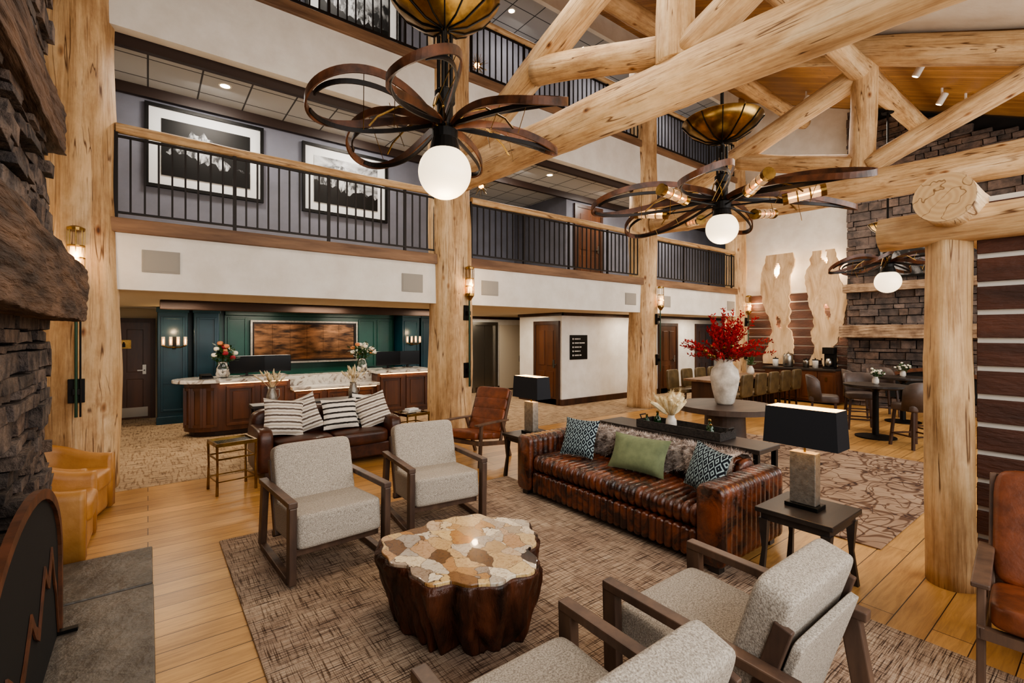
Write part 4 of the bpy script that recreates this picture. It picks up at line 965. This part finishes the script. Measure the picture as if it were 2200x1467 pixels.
# ------------------------------------------------------------------ bar tables + chairs
def bar_table(x, y, lb):
    t = thing('bar_table', lb, 'bar table', (x, y, 0), 0, 'dark round bar tables near the far fireplace')
    MB().lathe([(.46, .88), (.47, .89), (.47, .925), (.001, .927)], n=40).build('tabletop', 'blacktop', t)
    MB().lathe([(.05, .03), (.045, .8), (.12, .88)], n=20).build('pedestal', 'iron', t)
    MB().lathe([(.3, 0), (.3, .02), (.06, .05)], n=32).build('base', 'iron', t)
bar_table(10.1, 2.72, 'nearer round bar table with white flowers'); bar_table(12.3, 2.85, 'farther round bar table near the stone fireplace')
def bar_chair(x, y, rz, lb):
    t = thing('bar_chair', lb, 'bar chair', (x, y, 0), rz, 'gray leather bar chairs around the bar tables')
    MB().sup((0, 0, .64), (.48, .46, .13), 6, 8).build('seat', 'graytan', t, smooth=True)
    n = 24; vs = []; fs = []
    for i in range(n+1):
        a = math.radians(5+170*i/n); hb = 1.06-.14*(abs(i/n-.5)*2)**4
        ca, sa = math.cos(a), math.sin(a); sq = (abs(ca)**3.5+abs(sa)**3.5)**(-1/3.5); lean = .04
        for r, z, q in ((.25, .6, 0), (.26, hb-.01, lean), (.24, hb, lean), (.215, hb-.01, lean), (.205, .62, 0)): vs.append((r*sq*ca, r*sq*sa*.95+q, z))
    for i in range(n):
        for k in range(5): fs.append((i*5+k, i*5+(k+1) % 5, (i+1)*5+(k+1) % 5, (i+1)*5+k))
    fs += [tuple(range(5)), tuple(range(n*5+4, n*5-1, -1))]
    MB().add(vs, fs).build('backrest', 'graytan', t, smooth=True)
    for sx in (-1, 1):
        for sy in (-1, 1): MB().strip([(sx*.22, sy*.21, 0), (sx*.18, sy*.17, .6)], .035, .035, (0, 1, 0)).build('leg', 'darkwood', t)
    MB().strip([(-.21, -.2, .2), (.21, -.2, .2), (.21, .2, .2), (-.21, .2, .2)], .02, .025, closed=True).build('footrest', 'darkwood', t)
    return t
bc = bar_chair(9.75, 3.4, .35, 'gray leather bar chair left of nearer bar table, side view')
dup(bc, (9.7, 2.1, 0), PI-.6, 'gray leather bar chair right of nearer bar table, back to camera')
dup(bc, (10.8, 3.15, 0), -1.1, 'gray leather bar chair beyond the nearer bar table')
dup(bc, (10.6, 2.05, 0), -2.3, 'gray leather bar chair beyond and right of nearer bar table')
dup(bc, (11.9, 3.5, 0), .5, 'gray leather bar chair at farther bar table, left side')
dup(bc, (12.95, 3.35, 0), -.9, 'gray leather bar chair at farther bar table, near the fireplace')
bouquet(10.1, 2.72, .927, 'small white flower pot on nearer bar table', ['blossomw'], .6, 'ceramic', 12, 5)
bouquet(12.3, 2.85, .927, 'small white flower pot on farther bar table', ['blossomw'], .6, 'ceramic', 12, 6)
t = thing('dining_table', 'long communal wooden dining table before the buffet', 'dining table', (11.6, 6.0, 0))
MB().box(-1.6, 1.6, -.42, .42, .71, .76).build('tabletop', 'trim', t, bevel=.006)
for sx in (-1, 1): MB().box(sx*1.35-.05, sx*1.35+.05, -.33, .33, 0, .71).build('leg', 'darkwood', t, bevel=.01)
MB().box(-1.3, 1.3, -.03, .03, .15, .22).build('stretcher', 'darkwood', t)
def dchair(x, y, rz, lb):
    t = thing('dining_chair', lb, 'chair', (x, y, 0), rz, 'khaki leather chairs at the communal table')
    MB().sup((0, 0, .45), (.46, .46, .1), 6, 8).build('seat', 'olive', t, smooth=True)
    MB().sup((0, .23, .7), (.46, .08, .5), 7, 8, Matrix.Rotation(math.radians(-4), 4, 'X')).build('backrest', 'olive', t, smooth=True)
    for sx in (-1, 1):
        for sy in (-1, 1): MB().strip([(sx*.2, sy*.2, 0), (sx*.19, sy*.19, .42)], .035, .035, (0, 1, 0)).build('leg', 'darkwood', t)
    return t
dc = dchair(10.3, 5.35, PI, 'khaki leather dining chair, near side, closest to round table')
nm = ['second', 'third', 'fourth', 'last']
for k in range(4): dup(dc, (10.95+.62*k, 5.35, 0), PI, 'khaki leather dining chair, near side, %s from round table' % nm[k])
for k in range(5): dup(dc, (10.3+.62*k, 6.62, 0), 0, 'khaki leather dining chair, far side, %s from round table' % (['first']+nm)[k])
t = thing('bud_vase', 'small white vase with greenery on the communal table', 'vase', (12.4, 6.0, .76))
MB().lathe([(.07, 0), (.09, .06), (.07, .16), (.04, .2), (.045, .22)], n=18).build('vase', 'ceramic', t, smooth=True)
random.seed(40); lf = MB()
for i in range(60):
    a = random.uniform(0, 2*PI); e = random.uniform(.1, 1.1); d = Vector((math.cos(a)*math.sin(e), math.sin(a)*math.sin(e), math.cos(e))); q = Vector((0, 0, .2))+d*random.uniform(.05, .22); sd = d.cross(Vector((0, 0, 1))).normalized()*.018
    lf.add([q, q+d*.04+sd, q+d*.09, q+d*.04-sd], [(0, 1, 2, 3)])
lf.build('greenery', 'leafg', t, fix=False)
# ------------------------------------------------------------------ chandeliers
def chandelier(x, y, zg, R, gr, lb, phase, tubes, sc=1.0, np_=6, dishr=.43, dz=1.12, Wd=.24, zr=.06, ztop_w=None, tw=.13):
    t = thing('petal_chandelier', lb, 'chandelier', (x, y, zg-gr), 0, 'bent wood petal chandeliers')
    o = gr; random.seed(3)
    MB().sup((0, 0, o), (2*gr, 2*gr, 2*gr), 2, 18).build('globe', 'globe', t, smooth=True)
    MB().lathe([(gr*.5, gr*.84), (gr*.6, gr*.8), (gr*.5, gr+.05), (.07, gr+.1), (.05, gr+.1)], (0, 0, o), 24).build('globe_collar', 'iron', t)
    ztop = (ztop_w or rz_(y))-(zg-gr)
    MB().lathe([(.05, 0), (.1, .02), (.1, .1), (.06, .13), (.06, .3), (.08, .32), (.08, .4), (.03, .44)], (0, 0, o+gr+.02), 20).build('hub', 'iron', t)
    for k in range(4):
        a = PI/4+k*PI/2
        MB().tube([(.05*math.cos(a), .05*math.sin(a), o+gr+.05), (.05*math.cos(a), .05*math.sin(a), o+dz-.05)], .015).build('stem_rod', 'iron', t)
    MB().tube([(0, 0, o+dz-.1), (0, 0, ztop)], .02).lathe([(.1, ztop-.03), (.1, ztop)], n=20).build('hanging_rod', 'iron', t)
    dish = MB().lathe([(.03, dz), (dishr*.4, dz+.03), (dishr*.8, dz+.14), (dishr, dz+.24), (dishr-.01, dz+.25), (dishr*.8, dz+.155), (dishr*.4, dz+.045), (.03, dz+.015)], (0, 0, o), 40).build('dish', 'brass', t, smooth=True)
    for k in range(12):
        a = 2*PI*k/12; MB().tube([(q*math.cos(a), q*math.sin(a), o+dz+z) for q, z in ((.03, -.006), (dishr*.4, .024), (dishr*.8, .134), (dishr, .236))], .006, 5).build('dish_rib', 'iron', dish)
    hz = gr+.16; rimz = gr+zr
    for k in range(np_):
        a = phase+2*PI*k/np_+random.uniform(-.06, .06); ca, sa = math.cos(a), math.sin(a); jt = random.uniform(-.02, .04)
        def pt(rr, ww, zz): return (rr*ca-ww*sa, rr*sa+ww*ca, o+zz)
        def side(Rr, W, off, tz, sg, s0=0, s1=1, N=30):
            L = []
            for i in range(N+1):
                th = PI-PI*(s0+(s1-s0)*i/N); s = (1+math.cos(th))/2
                L.append(pt(.07+(Rr-.07)*s, sg*W*math.sin(th)*s**.6*1.3+sg*.012*(1-s), hz+(rimz+jt-hz)*s+off*math.sin(PI*s**.75)+tz*sg*math.sin(th)*s**.5))
            return L
        # walnut band: high on one side, sweeping round the tip; dark band lower on the other
        A = side(R, Wd, .1, tw, 1); B = side(R, Wd, .1, tw, -1)
        MB().strip(A+B[::-1][1:], .014, .058).build('petal', 'petalwood', t, bevel=.003)
        A2 = side(R*.96, Wd*.82, .02, tw*.9, 1, 0, .93); MB().strip(A2, .012, .034).build('inner_band', 'petaldark', t, bevel=.002)
        B2 = side(R*.99, Wd*.9, .0, tw*.7, -1, 0, .9); MB().strip(B2, .012, .034).build('inner_band', 'petaldark', t, bevel=.002)
        MB().tube([pt(.05, .02, gr+.13), pt(R*.18, .02, gr+.24), pt(R*.36, .02, gr+.23), pt(R*.52, .03, gr+.12), pt(R*.58, .03, gr+.04)], .008, 6).build('brass_rod', 'brass', t)
        MB().tube([pt(R*.62, Wd*.15, rimz-.12), pt(R*.64, Wd*.8, rimz+tw+.08)], .003, 5).build('cross_wire', 'brass', t)
        MB().tube([pt(R*.4, Wd*.1, rimz-.05), pt(R*.42, Wd*.75, rimz+tw+.12)], .003, 5).build('cross_wire', 'brass', t)
    for k in range(tubes):
        a = phase+PI/6+2*PI*k/tubes; ca, sa = math.cos(a), math.sin(a); r0 = R*.42; r1 = R*.66; z0 = gr+.07; z1 = gr+.12
        P0 = Vector((r0*ca, r0*sa, o+z0)); P1 = Vector((r1*ca, r1*sa, o+z1)); D = (P1-P0).normalized()
        gl = MB().tube([P0, P1], .045*sc, 16).build('glass_tube', 'ribglass', t)
        MB().tube([P0+D*.03, P1-D*.03], .011, 8).build('filament', 'bulb', gl)
        for qa, qb in ((P0-D*.02, P0+D*.03), (P1-D*.03, P1+D*.02)): MB().tube([qa, qb], .05*sc, 16).build('end_cap', 'brass', t)
        for q in (.33, .66):
            c0 = P0.lerp(P1, q); MB().tube([c0-D*.006, c0+D*.006], .0465*sc, 16).build('glass_band', 'brass', gl)
        MB().tube([Vector((.05*ca, .05*sa, o+gr+.08)), P0], .01, 6).build('lamp_arm', 'iron', t)
chandelier(1.84, 3.26, 3.06, 1.0, .205, 'nearest bent wood petal chandelier with large white globe', math.radians(-8), 0, Wd=.23, zr=.12)
chandelier(5.18, 2.83, 3.0, 1.47, .175, 'middle bent wood petal chandelier with glass tube lamps', math.radians(-37.5), 6, sc=1.25, dz=.98, Wd=.24, zr=.04, ztop_w=6.16, tw=.1)
chandelier(11.5, 2.9, 2.83, 1.0, .22, 'farthest small petal chandelier near the stone chimney', math.radians(5), 0, dishr=.32, dz=.9, ztop_w=6.16)
def starburst(x, y, z, zt, lb):
    t = thing('starburst_pendant', lb, 'ceiling light', (x, y, z), group='starburst pendants in the balcony halls')
    random.seed(int(z*10)); s_ = MB()
    for i in range(54):
        d = Vector((random.gauss(0, 1), random.gauss(0, 1), random.gauss(0, 1))).normalized(); s_.tube([d*.03, d*random.uniform(.17, .25)], [.006, .003], 5)
    s_.build('spikes', 'brass', t, fix=False); MB().sup((0, 0, 0), (.11, .11, .11), 2, 8).build('core', 'bulb', t, smooth=True)
    MB().tube([(0, 0, .04), (0, 0, zt-z)], .008).build('rod', 'brass', t)
starburst(5.35, 8.0, 4.8, 5.45, 'brass starburst pendant in second floor hall behind second column')
starburst(5.25, 8.0, 7.2, 8.75, 'brass starburst pendant in third floor hall behind second column')
# ------------------------------------------------------------------ column sconces
def torch(x, y, lb, ang):
    t = thing('torch_sconce', lb, 'wall lamp', (x, y, .9), ang, 'tall torch sconces on the log columns')
    MB().tube([(0, -.07, 0), (0, -.07, 1.56)], .014, 10).build('rod', 'greenmetal', t)
    MB().tube([(.035, -.06, .0), (.035, -.06, 1.2)], .009, 8).build('rod', 'iron', t)
    for z in (.15, 1.14): MB().box(-.07, .07, -.02, .03, z, z+.26).box(-.03, .03, -.08, -.02, z+.09, z+.16).build('wall_plate', 'iron', t, bevel=.004)
    MB().lathe([(.02, 1.48), (.075, 1.56), (.075, 1.6)], (0, -.08, 0), 16).build('lamp_cap', 'brass', t)
    MB().lathe([(.075, 2.02), (.078, 2.05), (.04, 2.07)], (0, -.08, 0), 16).build('lamp_cap', 'brass', t)
    MB().lathe([(.06, 1.6), (.06, 1.84)], (0, -.08, 0), 16).build('glass_shade', 'ribglass', t)
    c = MB()
    for k in range(8):
        a = 2*PI*k/8; c.tube([(.072*math.cos(a), -.08+.072*math.sin(a), 1.58), (.072*math.cos(a), -.08+.072*math.sin(a), 2.04)], .005, 4)
    for z in (1.72, 1.85): c.lathe([(.07, z), (.077, z), (.077, z+.012), (.07, z+.012)], (0, -.08, 0), 16)
    c.build('cage', 'brass', t)
    MB().lathe([(.001, 1.62), (.025, 1.65), (.025, 1.75), (.001, 1.8)], (0, -.08, 0), 10).build('bulb', 'bulb', t, smooth=True)
    li = bpy.data.lights.new('sconce_light', 'POINT'); li.energy = 12; li.color = (1, .7, .42); li.shadow_soft_size = .05
    lo_ = bpy.data.objects.new('sconce_light', li); C.objects.link(lo_); lo_.location = (x+math.sin(ang)*.2, y-math.cos(ang)*.2, 2.65)
for (x, r, _), lb, ang in zip(cols, ('beside the stone fireplace', 'on second column', 'on third column', 'on farthest column'), (.05, .25, .35, .1)):
    torch(x+math.sin(ang)*(r*1.05+.01), 7.4-math.cos(ang)*(r*1.05+.01), 'tall torch wall sconce ' + ('on log column ' if 'beside' in lb else '') + lb, ang)
# ------------------------------------------------------------------ ceiling lights
def downlight(x, y, z, lb):
    t = thing('recessed_downlight', lb, 'ceiling light', (x, y, z-.01), group='recessed downlights')
    MB().lathe([(.09, .01), (.085, 0), (.065, .0), (.06, .008)], n=20).build('trim_ring', 'whitemetal', t)
    MB().lathe([(.001, .006), (.06, .006)], n=20).build('lens', 'bulbwhite', t)
for i, x in enumerate((.9, 3.0, 7.3, 11.5)):
    downlight(x, 8.1, 5.45, 'downlight in second floor ceiling, ' + ['left bay above large photograph', 'left bay above second photograph', 'middle bay', 'far bay'][i])
for i, x in enumerate((6.2, 8.4, 12.6)): downlight(x, 8.1, 8.75, 'downlight in third floor ceiling, ' + ['nearest', 'middle', 'farthest'][i])
def track(x, y, lb):
    z = rz_(y)
    t = thing('cylinder_spotlight', lb, 'ceiling light', (x, y, z), group='white cylinder spotlights on pine ceiling')
    T = Matrix.Translation((0, 0, -.22)) @ Matrix.Rotation(.5, 4, 'X')
    MB().lathe([(.055, -.11), (.06, -.1), (.06, .1), (.05, .11)], n=18, T=T).build('body', 'whitemetal', t)
    MB().tube([(0, 0, 0), (0, 0, -.14)], .02).build('mount', 'whitemetal', t)
    MB().lathe([(.001, -.112), (.045, -.111)], n=16, T=T).build('lens', 'bulbwhite', t)
for x, y, lb in ((12.2, 5.9, 'white cylinder spotlight on pine ceiling, leftmost'), (13.2, 5.0, 'white cylinder spotlight left of the far king post'), (10.9, 2.3, 'white cylinder spotlight highest, right of king post'), (12.6, 2.3, 'white cylinder spotlight lower pair, left one'), (12.9, 2.0, 'white cylinder spotlight lower pair, right one')):
    track(x, y, lb)
# ------------------------------------------------------------------ lights
def area(name, loc, tgt, sx, sy, e, col=(1, 1, 1)):
    li = bpy.data.lights.new(name, 'AREA'); li.shape = 'RECTANGLE'; li.size = sx; li.size_y = sy; li.energy = e; li.color = col
    o = bpy.data.objects.new(name, li); C.objects.link(o); o.location = loc
    o.rotation_euler = (Vector(tgt)-Vector(loc)).to_track_quat('-Z', 'Y').to_euler(); return o
warm = (1, .87, .7)
area('rear_fill_light', (1.5, -2.8, 3.2), (4, 6, 2), 6, 3.5, 270, (1, .98, .96))  # unseen area light added behind the camera, in place of assumed windows
area('side_fill_light', (8.5, -2.6, 3.4), (8, 6, 2.2), 8, 3.5, 400, (1, .98, .96))  # unseen area light added along the open side, windows only assumed there
area('lobby_fill', (3.5, 3.5, 6.2), (3.5, 3.6, 0), 3, 2, 95, (1, .9, .78))
area('lobby_fill_far', (11.5, 4, 6.0), (11.5, 4, 0), 3, 2, 110, (1, .9, .78))
for x, y, e in ((.2, 8.9, 26), (2.6, 9.0, 24), (5.0, 9.0, 22), (7.2, 9.5, 26), (2.0, 11.2, 34), (4.2, 11.2, 34), (10.5, 8.0, 24), (13.5, 8.0, 22), (8, 11.5, 20)):
    area('soffit_light', (x, y, 2.32), (x, y, 0), .9, .5, e, warm)
area('dining_light', (12.0, 5.0, 4.0), (12.0, 5.0, 0), 1.5, 1.5, 50, warm)
for x in (.8, 3.0, 6.6, 9.5, 12.5):
    area('hall_light_middle', (x, 8.0, 5.4), (x, 8.5, 3), .6, .4, 36, (1, .94, .86)); area('hall_light_upper', (x, 8.0, 8.7), (x, 8.5, 6), .6, .4, 28, (1, .94, .86))
area('roof_fill_near', (2.5, 2.5, 3.6), (3.5, 4.5, 8), 2, 2, 24, warm)  # added area light aimed upward to brighten the near roof, no fixture
area('roof_fill_far', (12, 3.5, 3.8), (12, 3.5, 8), 2, 2, 44, warm)  # same kind of added upward fill for the far roof bay
for (x, y, z, e) in ((1.84, 3.26, 3.06, 26), (5.18, 2.83, 3.0, 26)):
    li = bpy.data.lights.new('globe_light', 'POINT'); li.energy = e; li.color = (1, .86, .68); li.shadow_soft_size = .2
    o = bpy.data.objects.new('globe_light', li); C.objects.link(o); o.location = (x, y, z-.45)
w = bpy.data.worlds.new('world'); bpy.context.scene.world = w; w.use_nodes = True
w.node_tree.nodes['Background'].inputs[0].default_value = (1, .97, .94, 1); w.node_tree.nodes['Background'].inputs[1].default_value = .4
vs_ = bpy.context.scene.view_settings
try:
    vs_.view_transform = 'AgX'; vs_.look = 'AgX - Medium High Contrast'
except Exception as ex: print(ex)
vs_.exposure = .12
